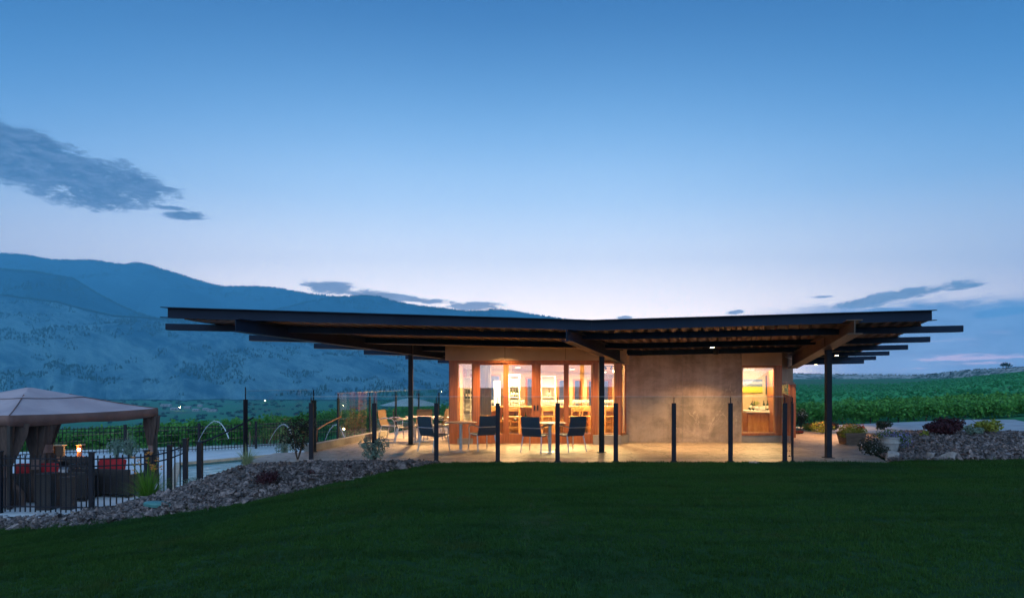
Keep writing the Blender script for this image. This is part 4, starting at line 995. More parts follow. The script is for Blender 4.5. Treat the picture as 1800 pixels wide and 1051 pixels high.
# ================================================================ PATIO FURNITURE
def make_chair(fab):
    root = empty('patio_chair', (0, 0, 0), 'x', 'chair')
    # faces +Y locally; back at -Y
    t = MB()
    seat = MB(); n = 6; vs = []
    for i in range(n + 1):
        v = i / n; y = .24 - .46 * v; z = .445 - .03 * sin(pi * v) - .02 * v; vs += [(-.25, y, z), (.25, y, z), (-.25, y, z - .02), (.25, y, z - .02)]
    fs = []
    for i in range(n): a = i * 4; fs += [(a, a + 1, a + 5, a + 4), (a + 2, a + 6, a + 7, a + 3), (a, a + 4, a + 6, a + 2), (a + 1, a + 3, a + 7, a + 5)]
    fs += [(0, 2, 3, 1), (n * 4, n * 4 + 1, n * 4 + 3, n * 4 + 2)]
    seat.add(vs, fs).build('seat', fab, root, local=True)
    vs = []
    for i in range(n + 1):
        v = i / n; z = .40 + .50 * v; y = -.205 - .13 * v - .03 * sin(pi * v); w = .255 - .012 * v; vs += [(-w, y, z), (w, y, z), (-w, y - .016, z), (w, y - .016, z)]
    MB().add(vs, fs).build('backrest', fab, root, local=True)
    for sx in (-1, 1):
        MB().tube([(sx * .245, .24, .43), (sx * .275, .29, .0)], [.019, .015], 8).build('leg', M['alu'], root, smooth=True, local=True)
        MB().tube([(sx * .245, -.20, .43), (sx * .275, -.31, .0)], [.019, .015], 8).build('leg', M['alu'], root, smooth=True, local=True)
        MB().tube([(sx * .25, -.235, .63), (sx * .285, -.10, .665), (sx * .285, .14, .655), (sx * .275, .235, .60), (sx * .255, .25, .43)], [.016, .019, .019, .016, .015], 8).build('armrest', M['alu'], root, smooth=True, local=True)
    MB().tube([(-.27, -.25, .63), (-.262, -.315, .62), (0, -.33, .62), (.262, -.315, .62), (.27, -.25, .63)], .014, 8).tube([(-.245, .24, .425), (.245, .24, .425)], .012, 8).tube([(-.245, -.20, .425), (.245, -.20, .425)], .012, 8).tube([(-.245, -.2, .425), (-.245, .24, .425)], .012, 8).tube([(.245, -.2, .425), (.245, .24, .425)], .012, 8).build('frame', M['alu'], root, smooth=True, local=True)
    return root
def make_table():
    root = empty('bistro_table', (0, 0, 0), 'x', 'table')
    MB().lathe([(.40, .722), (.415, .728), (.415, .740), (.40, .745)], (0, 0, 0), 40).build('tabletop', M['tabletop'], root, smooth=True, local=True)
    MB().lathe([(.042, .02), (.040, .68), (.06, .70)], (0, 0, 0), 16).build('pedestal', M['alu'], root, smooth=True, local=True)
    MB().lathe([(.27, .0), (.27, .012), (.10, .03), (.05, .045)], (0, 0, 0), 32).build('base', M['alu'], root, smooth=True, local=True)
    a = MB()
    for k in range(4): t = pi / 4 + k * pi / 2; a.bar((.03 * cos(t), .03 * sin(t), .700), (.28 * cos(t), .28 * sin(t), .716), .03, .012)
    a.build('arm', M['black'], root, local=True)
    return root
tp = make_table(); cp = make_chair(M['sling']); cb = None
def fl_(px, py): D = HC * F / (py - YH); return ((px - 900) / F * D, D)
TT = [(810, 792.5, 'round brown bistro table with grey pedestal left of the glass doors'), (966.5, 794.5, 'round brown bistro table with grey pedestal before the double door handles'), (737, 776, 'round bistro table among the brown chairs at the rear left of the patio')]
for i, (px, py, lab) in enumerate(TT):
    X, Y = fl_(px, py); place(tp, i == 0, (X, Y, 0), .3 * i, lab, 'round bistro tables on the patio')
CH = [(848, 791, .50, 'dark sling chair right of the left bistro table, back to the camera'),
      (763, 793, -.7, 'dark sling chair half hidden behind the front guard post, left of the left bistro table'),
      (941, 794, -.42, 'dark sling chair left of the centre bistro table, in front of the door handle'),
      (1003, 792.5, .52, 'dark sling chair right of the centre bistro table, beside the roof column')]
for i, (px, py, rz, lab) in enumerate(CH):
    X, Y = fl_(px, py); place(cp, i == 0, (X, Y, 0), rz, lab, 'dark sling chairs around the bistro tables')
cb = make_chair(M['sling_brown'])
CB = [(688, 772, -1.9, 'brown sling chair farthest left on the patio, beside the rear glass guard'), (712, 776, -1.35, 'brown sling chair just left of the left roof column'),
      (741, 771, 3.0, 'brown sling chair behind the rear bistro table, facing the camera'), (764, 774, 1.5, 'brown sling chair at the left corner of the glazed front, turned sideways'),
      (779, 769, 2.4, 'brown sling chair deepest by the left corner post of the pavilion')]
for i, (px, py, rz, lab) in enumerate(CB):
    X, Y = fl_(px, py); place(cb, i == 0, (X, Y, 0), rz, lab, 'brown sling chairs at the rear of the patio')

# ================================================================ INSIDE THE TASTING ROOM
YC = 22.9
bar_ = empty('tasting_bar', (1.3, YC, 0), 'long pale wood tasting bar with glasses lined up on top', 'bar counter')
MB().box(-.95, 3.75, YC - .3, YC + .3, .91, .955).build('countertop', M['maple'], bar_, bevel=.005)
for k in range(5):
    x = -.9 + k * 1.145; MB().box(x, x + .06, YC - .24, YC + .24, .0, .905).build('support', M['fir'], bar_)
MB().box(-.8, 3.65, YC + .1, YC + .13, .0, .905).build('back_panel', M['fir_light'], bar_)
MB().box(-.8, 3.65, YC - .22, YC + .09, .42, .445).build('shelf', M['fir'], bar_)
# wine glasses, upright and stacked rims
gp = MB().lathe([(.032, 0), (.032, .003), (.004, .008), (.004, .085), (.025, .11), (.038, .15), (.034, .20), (.032, .20), (.036, .15), (.022, .113)], (0, 0, 0), 12)
def gl_obj():
    o = gp.build('wine_glass', M['wineglass'], smooth=True, local=True); return o
g0 = gl_obj(); first = True
for (a, b, lab, grp) in ((894, 922, 'clear wine glass standing on the bar seen through the left inner door leaf', 'glasses seen through the second door leaf'),
                    (951, 990, 'clear wine glass standing on the bar seen through the right inner door leaf', 'glasses seen through the third door leaf'),
                    (1007, 1036, 'clear wine glass standing on the bar seen through the rightmost door leaf', 'glasses seen through the fourth door leaf'),
                    (1051, 1079, 'clear wine glass standing on the bar behind the narrow window at the roof column', 'glasses seen through the narrow right window'),
                    (843, 866, 'clear wine glass standing on the bar seen through the leftmost door leaf', 'glasses seen through the first door leaf')):
    x = a
    while x < b:
        for row in range(2):
            Y = YC - .2 + row * .2; o = g0 if first else link(g0.copy()); first = False
            o.location = ((x + row * 1.5 - 900) / F * Y, Y, .956); tag(o, lab, 'wine glass', grp)
        x += 4.2
# bar stools
def make_stool():
    root = empty('bar_stool', (0, 0, 0), 'x', 'stool')
    MB().box(-.20, .20, -.19, .19, .62, .66).build('seat', M['maple'], root, bevel=.012, local=True)
    MB().box(-.17, .17, -.21, -.185, .82, .94).build('backrest', M['maple'], root, bevel=.008, local=True)
    for sx in (-1, 1):
        MB().bar((sx * .17, .16, .62), (sx * .20, .20, 0), .035, .035).build('leg', M['fir_light'], root, local=True)
        MB().bar((sx * .18, -.19, .98), (sx * .20, -.21, 0), .035, .035).build('leg', M['fir_light'], root, local=True)
    MB().bar((-.19, .185, .25), (.19, .185, .25), .025, .03).bar((-.19, -.205, .32), (.19, -.205, .32), .025, .03).bar((-.19, -.2, .29), (-.19, .18, .29), .025, .03).bar((.19, -.2, .29), (.19, .18, .29), .025, .03).build('stretcher', M['fir_light'], root, local=True)
    return root
sp = make_stool()
for i, (px, Y, rz, lab) in enumerate([(866, 22.0, .1, 'pale wood bar stool seen through the leftmost door leaf'), (905, 21.9, -.25, 'pale wood bar stool seen through the second door leaf'), 
                                (962, 22.0, .1, 'pale wood bar stool seen through the third door leaf, just right of the handles'),
                                (1010, 21.9, .35, 'pale wood bar stool seen through the rightmost door leaf, left one'), (1030, 22.1, -.2, 'pale wood bar stool seen through the rightmost door leaf, right one'), (1070, 22.0, .2, 'pale wood bar stool seen behind the narrow right window')]):
    place(sp, i == 0, ((px - 900) / F * Y, Y, 0), rz, lab, 'bar stools at the tasting bar')
# wine bottle
def make_bottle():
    o = MB().lathe([(.036, 0), (.037, .005), (.037, .19), (.014, .235), (.0135, .30)], (0, 0, 0), 12).build('wine_bottle', M['bottle'], smooth=True, local=True)
    MB().lathe([(.0376, .06), (.0376, .15)], (0, 0, 0), 12).build('label_sticker', M['label'], o, smooth=True, local=True); return o
bt = make_bottle(); bfirst = [True]
def bottle(x, y, z, lab, grp, rot=(0, 0, 0)):
    o = bt if bfirst[0] else copy_tree(bt); bfirst[0] = False
    o.location = (x, y, z); o.rotation_euler = rot; tag(o, lab, 'bottle', grp)
def shelf_unit(label, x0, x1, Y, z0, z1, levels, mats, rz=0, mid=True):
    root = empty('wine_shelf', ((x0 + x1) / 2, Y, z0), label, 'shelf')
    MB().box(x0, x1, Y + .26, Y + .28, z0, z1).build('back', mats, root)
    for x in ([x0, (x0 + x1) / 2 - .015, x1 - .03] if mid else [x0, x1 - .03]): MB().box(x, x + .03, Y, Y + .259, z0, z1).build('upright', mats, root)
    for k in range(levels + 1): z = z0 + (z1 - z0 - .03) * k / levels; MB().box(x0 + .031, x1 - .031, Y + .004, Y + .257, z, z + .03).build('board', M['white'] if mats is M['white'] else M['maple'], root)
    return root
shelf_unit('white shelving with bottles behind the narrow left window', -1.72, -1.20, 24.0, 0, 1.92, 5, M['white'])
for k in range(4): bottle(-1.62 + k * .1, 24.12, 1.184, 'dark wine bottle on the white shelving behind the narrow left window', 'bottles on the white shelving')
shelf_unit('pale wood shelving with bottles behind the second door leaf', -.12, .28, 24.6, 0, 2.02, 5, M['white'], mid=False)
for k in range(3): bottle(-.02 + k * .1, 24.7, 1.225, 'dark wine bottle on the upper shelf behind the second door leaf', 'bottles on the upper pale shelf')
for k in range(3): bottle(-.02 + k * .1, 24.7, .83, 'dark wine bottle on the lower shelf behind the second door leaf', 'bottles on the lower pale shelf')
shelf_unit('wide white shelving behind the third door leaf', 1.08, 1.62, 25.4, 0, 1.98, 5, M['white'], mid=False)
bottle(1.38, 25.5, 1.2, 'lone wine bottle on the wide white shelving behind the third door leaf', None)
shelf_unit('yellow lit cabinet on the wall behind the narrow right window', 3.62, 3.95, 24.3, .95, 1.90, 2, M['maple'], mid=False)
for k, (x, z) in enumerate([(-.3, .447), (.1, .447), (.45, .447), (.9, .447), (1.5, .447), (1.75, .447), (2.3, .447), (2.6, .447), (3.1, .447)]):
    bottle(x, YC - .08, z, 'wine bottle on the low shelf under the tasting bar', 'bottles under the tasting bar')
# white panel, its brightness given as its own emission
o = MB().box(-.66, -.42, 24.9, 24.94, .6, 1.80).build('glowing_panel', emis('glowing_white_panel', (1, .93, .74), 1.3)); tag(o, 'bright white upright panel inside, behind the leftmost door leaf', 'panel')
# curtain behind left leaf
mb = MB(); n = 26; vs = [(-1.05 + .42 * i / n, 20.9 + .04 * sin(i * 1.9), z) for z in (.75, 2.30) for i in range(n + 1)]
o = mb.add(vs, [(i, i + 1, n + 2 + i, n + 1 + i) for i in range(n)]).build('sheer_curtain', mat('sheer_fabric', (.40, .42, .50), (.34, .36, .44), 3, .8, 0, 0, (12, 12, 1)), smooth=True)
sm = o.modifiers.new('thickness', 'SOLIDIFY'); sm.thickness = .004; tag(o, 'grey blue hanging curtain inside behind the leftmost door leaf', 'curtain')
# small dark table and chair inside at left
tb = empty('side_table', (-.95, 22.3, 0), 'dark side table inside behind the leftmost door leaf', 'table')
MB().box(-1.25, -.75, 22.1, 22.6, .80, .84).build('tabletop', M['sling_brown'], tb)
for (x, y) in ((-1.23, 22.12), (-.8, 22.12), (-1.23, 22.55), (-.8, 22.55)): MB().box(x, x + .04, y, y + .04, 0, .80).build('leg', M['sling_brown'], tb)
MB().box(-1.19, -.76, 22.14, 22.56, .5, .795).build('drawer_box', M['sling_brown'], tb)
# chandelier-like track light in the right of the tasting room
tl = empty('track_light', (3.35, 22.6, 2.3), 'ceiling track light with small spot heads seen in the narrow right window', 'light')
MB().tube([(3.0, 22.6, 2.28), (3.7, 22.6, 2.28)], .012, 8).tube([(3.35, 22.6, 2.28), (3.35, 22.6, 2.38)], .01, 6).build('track', M['black'], tl)
for k, x in enumerate((3.08, 3.3, 3.5, 3.66)):
    h = MB().tube([(x, 22.6, 2.27), (x + .03 * (-1) ** k, 22.56, 2.18)], [.022, .038], 10).build('spot_head', M['black'], tl)
MB().lathe([(.03, 0), (.04, .03), (.03, .07)], (3.36, 22.5, 2.08), 12).build('bulb', M['ceil_lamp'], tl)
# right-hand room: vanity
vn = empty('vanity', (7.75, 21.6, 0), 'fir vanity cabinet with pale counter in the small lit room', 'cabinet')
p0 = P(1313, 726, 21.3); p1 = P(1352, 726, 21.3)
MB().box(p0.x, p1.x, 21.3, 21.9, .0, .79).build('cabinet_body', M['fir'], vn, bevel=.004)
MB().box(p0.x - .05, p1.x + .02, 21.24, 21.95, .80, .865).build('countertop', M['white'], vn, bevel=.006)
MB().box(p0.x + .03, p1.x - .02, 21.285, 21.299, .16, .76).build('door', M['fir_light'], vn, bevel=.003)
pt = MB(); p0 = P(1300, 666.5, 22.3); p1 = P(1340.5, 690.5, 22.3)
fr_ = empty('landscape_painting', (p0.x, 22.3, p1.z), 'unframed painting of a green field under hills on the small room wall', 'painting')
MB().box(p0.x, p1.x, 22.30, 22.345, p1.z, p0.z).build('canvas', M['painting'], fr_)
mr = empty('wall_mirror', (7.9, 21.9, 1.3), 'narrow tall mirror beside the fir door in the small lit room', 'mirror')
a = P(1347, 661, 22.0); b = P(1351, 692, 22.0)
MB().box(a.x, b.x, 21.97, 22.0, b.z, a.z).build('mirror_glass', M['mirror'], mr); MB().box(a.x - .02, a.x - .002, 21.96, 22.01, b.z - .02, a.z + .02).box(b.x + .002, b.x + .02, 21.96, 22.01, b.z - .02, a.z + .02).build('frame', M['black'], mr)
for k, (px, h, rz) in enumerate([(1316, .9, 1.2), (1319, .95, .5), (1324, 1, .2), (1345, 1, -.15), (1349, .95, 0)]):
    p = P(px, 715, 21.5); bottle(p.x, 21.5 + .06 * (k % 2), .868 + (.03 if abs(rz) > 1 else 0), ['dark bottle lying tilted at the left end of the vanity counter', 'dark bottle leaning beside the tilted one on the vanity counter', 'upright dark bottle left of the flower vase on the vanity', 'tall dark bottle right of the flower vase on the vanity', 'dark bottle at the right end of the vanity counter by the mirror'][k], None, (0, rz * .6, 0))
vs_ = empty('flower_vase', (P(1330, 715, 21.45).x, 21.45, .866), 'pale vase with small greenish flowers on the vanity counter', 'vase')
q = OFF[vs_.name]; MB().lathe([(.04, 0), (.07, .05), (.06, .10), (.035, .13)], tuple(q), 14).build('vase_body', M['white'], vs_, smooth=True)
leaves([(q.x, q.y, q.z + .22, .12, .08, .09)], 90, .045, M['yellowgreen'], 'flowers', vs_, 4)
for k, px in enumerate((1337, 1342)):
    p = P(px, 715, 21.4); o = MB().box(-.05, .05, -.04, .04, 0, .12).build('folded_towel', M['cushion'], bevel=.015, local=True); o.location = (p.x, 21.42, .866); tag(o, 'white folded towel standing on the vanity, %s' % ('next to the vase' if k == 0 else 'nearest the tall bottle'), 'towel')

# ================================================================ GAZEBO
ZT = -1.2
gN = Vector((-11.7, 15.9)); gR = Vector((-10.45, 20.0)); gF = Vector((-14.55, 21.2)); gL = Vector((-15.8, 17.1)); gc = (gN + gR + gF + gL) / 4
gaz = empty('gazebo', (gc.x, gc.y, ZT), 'grey brown canvas gazebo with tied curtains beside the pool', 'gazebo')
ze = .98; cor = [gN, gR, gF, gL]
def canopy(r0, z0, r1, z1, n=10, sagv=.07, name='canopy', m='canvas', rows=5):
    mb = MB(); pts = []
    for j in range(rows + 1):
        t = j / rows; ring = []
        for k in range(4):
            a, b = cor[k] - gc, cor[(k + 1) % 4] - gc
            for i in range(n):
                u = i / n; d = a + (b - a) * u; rr = r0 + (r1 - r0) * t
                z = z0 + (z1 - z0) * t - sagv * sin(pi * t) * (.4 + .6 * sin(pi * u)) * (1 if name == 'canopy' else .3) - .03 * sin(pi * u) * (1 - t)
                ring.append((gc.x + d.x * rr, gc.y + d.y * rr, z))
        pts.append(ring)
    N = 4 * n; mb.add([p for r_ in pts for p in r_], [(j * N + i, j * N + (i + 1) % N, (j + 1) * N + (i + 1) % N, (j + 1) * N + i) for j in range(rows) for i in range(N)])
    return mb
canopy(1.02, ze, .30, 1.42).build('canopy', M['canvas'], gaz, smooth=True)
canopy(.42, 1.36, .02, 1.61, name='vent', sagv=.05, rows=3).build('vent_cap', M['canvas'], gaz, smooth=True)
# seams over the hips
for c0 in cor:
    d = c0 - gc; MB().tube([(gc.x + d.x * r_, gc.y + d.y * r_, z) for r_, z in ((1.02, ze + .012), (.84, 1.075), (.66, 1.185), (.48, 1.30), (.30, 1.43))], .012, 6).build('hip_seam', M['valance'], gaz, smooth=True)
# valance
for k in range(4):
    a, b = cor[k], cor[(k + 1) % 4]; n = 36; vs = []
    a = gc + (a - gc) * 1.025; b = gc + (b - gc) * 1.025; nrm = Vector(((b - a).y, -(b - a).x)).normalized()
    if nrm.dot((a + b) / 2 - gc) < 0: nrm = -nrm
    for i in range(n + 1):
        u = i / n; p = a + (b - a) * u; w1 = .03 * abs(sin(u * pi * 3)) * sin(u * pi); q = p + nrm * w1
        vs += [(p.x, p.y, ze + .01 - .03 * sin(pi * u)), (q.x, q.y, ze - .245 - .03 * sin(pi * u) - .02 * sin(u * 11))]
    o = MB().add(vs, [(2 * i, 2 * i + 2, 2 * i + 3, 2 * i + 1) for i in range(n)]).build('valance', M['valance'], gaz, smooth=True); o.modifiers.new('thickness', 'SOLIDIFY').thickness = .008
for c0 in cor:
    MB().box(c0.x - .04, c0.x + .04, c0.y - .04, c0.y + .04, ZT, ze - .02).build('post', M['black'], gaz)
# curtains gathered and tied
def curtain(cx, cy, wx_, tie, flare, seed, bottom=ZT + .03):
    r = random.Random(seed); n = 40; vs = []; zs = [ze - .2, ze - .5, tie + .25, tie + .08, tie - .08, tie - .3, (tie + bottom) / 2, bottom + .2, bottom]
    ws = [wx_, wx_ * .92, wx_ * .5, wx_ * .34, wx_ * .34, wx_ * .5, wx_ * flare * .8, wx_ * flare, wx_ * flare]
    ph = r.uniform(0, 6)
    for z, w in zip(zs, ws):
        for i in range(n):
            t = 2 * pi * i / n; k = 1 + .22 * sin(t * 7 + ph) + .1 * sin(t * 11 + z * 2); vs.append((cx + w * cos(t) * k, cy + w * .55 * sin(t) * k, z))
    c = MB().add(vs, [(j * n + i, j * n + (i + 1) % n, (j + 1) * n + (i + 1) % n, (j + 1) * n + i) for j in range(len(zs) - 1) for i in range(n)]).build('curtain', M['curtain'], gaz, smooth=True)
    MB().lathe([(wx_ * .42, -.13), (wx_ * .37, 0), (wx_ * .42, .13)], (cx, cy, tie), 20).build('tie_band', M['valance'] if False else mat('tie_band_fabric', (.26, .17, .15), (.20, .13, .115), 4, .85), c, smooth=True)
curtain(gR.x - .12, gR.y + .0, .21, -.22, .95, 1)
curtain(gF.x + .1, gF.y, .42, -.30, .85, 2)
curtain(gN.x - .40, gN.y + .3, .50, -.35, .95, 3)
curtain(gN.x - .02, gN.y + .9, .26, -.25, .8, 5)
curtain(gL.x + .3, gL.y, .3, -.25, .8, 4)
# ================================================================ FENCES
def picket_fence(label, pts, h, step, post_every, pw=.011, prail=(.16, 1.08, 1.24), posts_at=None, zfn=lambda x, y: ZT):
    root = empty('picket_fence', (pts[0][0], pts[0][1], ZT), label, 'fence'); locs = []
    for i, (a, b) in enumerate(zip(pts, pts[1:])):
        A = Vector(a); B = Vector(b); L = (B - A).length; n = max(1, int(round((B - A).xy.length / step)))
        for z in prail: MB().bar(A + Vector((0, 0, z)), B + Vector((0, 0, z)), .026, .03).build('rail', M['steel'], root)
        for k in range(1, n): q = A + (B - A) * k / n; locs.append(tuple(q))
    pieces('picket', M['steel'], root, locs, MB().box(-pw, pw, -pw, pw, .04, h))
    pl = [p for p in (posts_at or pts)]
    pr = MB().box(-.045, .045, -.045, .045, -.05, h + .06).box(-.055, .055, -.055, .055, h + .06, h + .085)
    pieces('fence_post', M['steel'], root, [(p[0], p[1], p[2]) for p in pl], pr)
    return root
def fpnt(px, D, z=ZT): return ((px - 900) / F * D, D, z)
picket_fence('black metal picket fence in front of the gazebo, at the foot of the rock bed', [fpnt(-120, 15.7), fpnt(0, 15.45), fpnt(161, 15.25), fpnt(258, 15.7), fpnt(298, 15.9, -1.10), fpnt(326, 16.0, -.96)], 1.32, .125, 1)
picket_fence('dark picket fence on the far side of the pool before the vines', [fpnt(-60, 25.6), fpnt(90, 27.3), fpnt(220, 28.0), fpnt(350, 28.8), fpnt(450, 30.3), fpnt(545, 32.0), fpnt(640, 34.0), fpnt(740, 35.8), fpnt(880, 37.0)], 1.12, .135, 1, pw=.009, prail=(.12, .92, 1.06))
# ================================================================ LOUNGE FURNITURE
def sofa(label, cx, cy, rz, w, d=.82, group='dark wicker lounge seats', back=.72, red=True):
    root = empty('wicker_sofa', (0, 0, 0), label, 'sofa', group)
    MB().box(-w / 2, w / 2, -d / 2, -d / 2 + .12, .08, back).build('backrest', M['wicker'], root, bevel=.02, local=True)
    for sx in (-1, 1): MB().box(sx * w / 2 - (.12 if sx > 0 else 0), sx * w / 2 + (.12 if sx < 0 else 0), -d / 2 + .121, d / 2, .08, .58).build('armrest', M['wicker'], root, bevel=.02, local=True)
    MB().box(-w / 2 + .122, w / 2 - .122, -d / 2 + .122, d / 2, .08, .30).build('seat_base', M['wicker'], root, bevel=.01, local=True)
    n = max(1, round((w - .25) / .62)); cw_ = (w - .25) / n
    for i in range(n):
        x = -w / 2 + .125 + cw_ * (i + .5)
        MB().box(x - cw_ / 2 + .006, x + cw_ / 2 - .006, -d / 2 + .14, d / 2 + .02, .302, .43).build('seat_cushion', M['cushion'], root, bevel=.03, local=True)
    for sx, sy in ((-1, -1), (1, -1), (-1, 1), (1, 1)): MB().box(sx * (w / 2 - .07) - .03, sx * (w / 2 - .07) + .03, sy * (d / 2 - .07) - .03, sy * (d / 2 - .07) + .03, 0, .079).build('leg', M['black'], root, local=True)
    root.location = (cx, cy, ZT); root.rotation_euler.z = rz
    return root
def red_cush(px, D, zt, w, rz, lab):
    o = MB().box(-w / 2, w / 2, -.10, .10, -.36, 0).build('red_cushion', M['red'], bevel=.06, local=True, smooth=True); o.location = ((px - 900) / F * D, D, zt); o.rotation_euler = (-.22, 0, rz); tag(o, lab, 'cushion')
sofa('dark wicker sofa with its back to the fence, left one under the gazebo', (90 - 900) / F * 17.2, 17.2, .12, 2.0)
sofa('dark wicker sofa with its back to the fence, right one before the curtain', (195 - 900) / F * 18.0, 18.0, -.22, 1.75)
sofa('dark wicker armchair facing the camera across the low table', (120 - 900) / F * 20.2, 20.2, 3.0, .95)
red_cush(66, 17.0, -.26, .95, .12, 'long red cushion on the left wicker sofa')
red_cush(199, 18.25, -.28, .74, -.22, 'red cushion on the right wicker sofa')
lt = empty('low_table', ((150 - 900) / F * 19.0, 19.0, ZT), 'low pale topped table between the wicker sofas', 'table'); q = OFF[lt.name]
MB().box(q.x - .5, q.x + .5, q.y - .3, q.y + .3, ZT + .40, ZT + .43).build('tabletop', M['white'], lt, bevel=.005); MB().box(q.x - .4, q.x + .4, q.y - .22, q.y + .22, ZT, ZT + .39).build('base', M['wicker'], lt)
def planter_box(px, D, w, h, lab):
    X = (px - 900) / F * D; o = MB().box(X - w / 2, X + w / 2, D - w / 2, D + w / 2, ZT, ZT + h).box(X - w / 2 - .02, X + w / 2 + .02, D - w / 2 - .02, D + w / 2 + .02, ZT + h, ZT + h + .04).build('side_box', M['wicker'], bevel=.01); tag(o, lab, 'box table')
planter_box(84, 15.95, .36, .80, 'tall dark wicker box table just behind the fence, wide one'); planter_box(121, 15.95, .24, .72, 'narrow dark wicker box just behind the fence, beside the wide one')
# bollard lights on the far deck
def bollard(px, top, D, lit, lab):
    X = (px - 900) / F * D; zt = HC + (YH - top) / F * D; root = empty('bollard_light', (X, D, ZT), lab, 'lamp')
    w = .16 if not lit else .07
    MB().box(X - w, X - w + .05, D - .1, D + .1, ZT, zt).box(X - w + .05, X + w, D - .1, D + .1, ZT, zt - .36).build('post', M['fir'], root, bevel=.004)
    MB().box(X - w - .02, X + w + .02, D - .12, D + .12, zt, zt + .03).build('cap', M['fir_light'], root)
    (MB().lathe([(.02, -.08), (.045, -.05), (.045, .0), (.02, .02)], (X + .03, D - .14, zt - .10), 12) if lit else MB().box(X - w + .055, X + w, D - .05, D + .05, zt - .355, zt - .005)).build('lamp_glass' if lit else 'panel', M['warmlamp'] if lit else M['sling_brown'], root)
    if lit: lamp('POINT', (X + .02, D - .25, zt - .1), 9, (1, .6, .25), .05, parent=root, name='bollard_lamp')
bollard(104, 783, 22, False, 'square wooden bollard without light right of the rear curtain')
bollard(142, 782.5, 22.5, True, 'glowing wooden bollard lamp on the pool deck under the gazebo eave')
def globe(px, py, D, zb_, lab, pw=10):
    p = P(px, py, D); root = empty('path_lamp', (p.x, p.y, zb_), lab, 'lamp'); MB().tube([(p.x, p.y, zb_), (p.x, p.y, p.z - .03)], .015, 8).build('stem', M['black'], root)
    MB().lathe([(.02, -.04), (.045, 0), (.02, .04)], tuple(p), 12).build('bulb', M['warmlamp'], root, smooth=True); lamp('POINT', tuple(p + Vector((0, -.12, .06))), pw, (1, .62, .28), .04, parent=root, name='path_lamp_light')
globe(604.5, 754, 27.5, ZT, 'small glowing path lamp behind the rear glass guard', 14)
# low lights at the patio's rear-left kerb (the warm wedge on the floor)
for (x, y) in ((-4.98, 18.3), (-4.78, 20.4)): pass

# umbrella beyond the rear guard
ub = empty('patio_umbrella', ((722 - 900) / F * 27.5, 27.5, 0), 'open pale patio umbrella behind the left roof column', 'umbrella'); q = Vector(((722 - 900) / F * 30.5, 30.5, 0)); OFF[ub.name] = q; ub.location = q
q = Vector((q.x, q.y, 0)); mb = MB(); N = 8; ztop = HC + (YH - 699) / F * 30.5; zr_ = HC + (YH - 712) / F * 30.5; vs = []
for j, (r_, z) in enumerate(((.02, ztop), (.5, ztop - .09), (1.0, ztop - .23), (1.38, zr_))):
    for k in range(N * 4): t = 2 * pi * k / (N * 4); rr = r_ * (1 - .05 * sin(pi * ((k % 4) / 4))); vs.append((q.x + rr * cos(t), q.y + rr * sin(t), z))
mb.add(vs, [(j * N * 4 + i, j * N * 4 + (i + 1) % (N * 4), (j + 1) * N * 4 + (i + 1) % (N * 4), (j + 1) * N * 4 + i) for j in range(3) for i in range(N * 4)])
mb.build('canopy', M['umbrella'], ub, smooth=True); MB().tube([(q.x, q.y, ZT - .2), (q.x, q.y, ztop + .06)], .022, 8).build('pole', M['alu'], ub, smooth=True)
for k in range(N): t = 2 * pi * k / N; MB().tube([(q.x, q.y, ztop - .35), (q.x + .8 * cos(t), q.y + .8 * sin(t), ztop - .19)], .009, 5).build('rib', M['alu'], ub)
MB().lathe([(.32, ZT - .2), (.32, ZT - .12), (.05, ZT - .08)], (q.x, q.y, 0), 20).build('base', M['black'], ub)
MB().box(q.x - 2.2, q.x + 3.2, q.y - 1.4, q.y + 1.6, ZT - .4, ZT - .2).build('rear_terrace', M['pooldeck'])
bpy.data.objects['rear_terrace']['kind'] = 'structure'

# ================================================================ PLANTS
def plant(name, label, cat, loc, parts):
    root = empty(name, loc, label, cat)
    for i, pfn in enumerate(parts): pfn(root)
    return root
def stems(root, c, n, h, sp, r_=.008, seed=1, m='bark'):
    r = random.Random(seed); mb = MB()
    for _ in range(n):
        t = r.uniform(0, 6.28); s_ = r.uniform(.2, 1) * sp; hh = h * r.uniform(.7, 1.05); c0 = Vector(c)
        mb.tube([c0, c0 + Vector((cos(t) * s_ * .35, sin(t) * s_ * .35, hh * .5)), c0 + Vector((cos(t) * s_, sin(t) * s_, hh))], [r_, r_ * .8, r_ * .4], 5)
    return mb.build('stems', M[m], root)
def onbed(px, py, lo=12.4, hi=15.1):
    best = None
    for k in range(60):
        Y = lo + (hi - lo) * k / 59; X = (px - 900) / F * Y; y0 = yb(X); yu, zu = upper_left(X)
        if Y < y0 or Y > yu: continue
        _, z = bedL(X, (Y - y0) / (yu - y0 + 1e-6)); e = abs(YH + (HC - z) * F / Y - py)
        if best is None or e < best[0]: best = (e, X, Y, z)
    return best[1:] if best else ((px - 900) / F * hi, hi, -1)
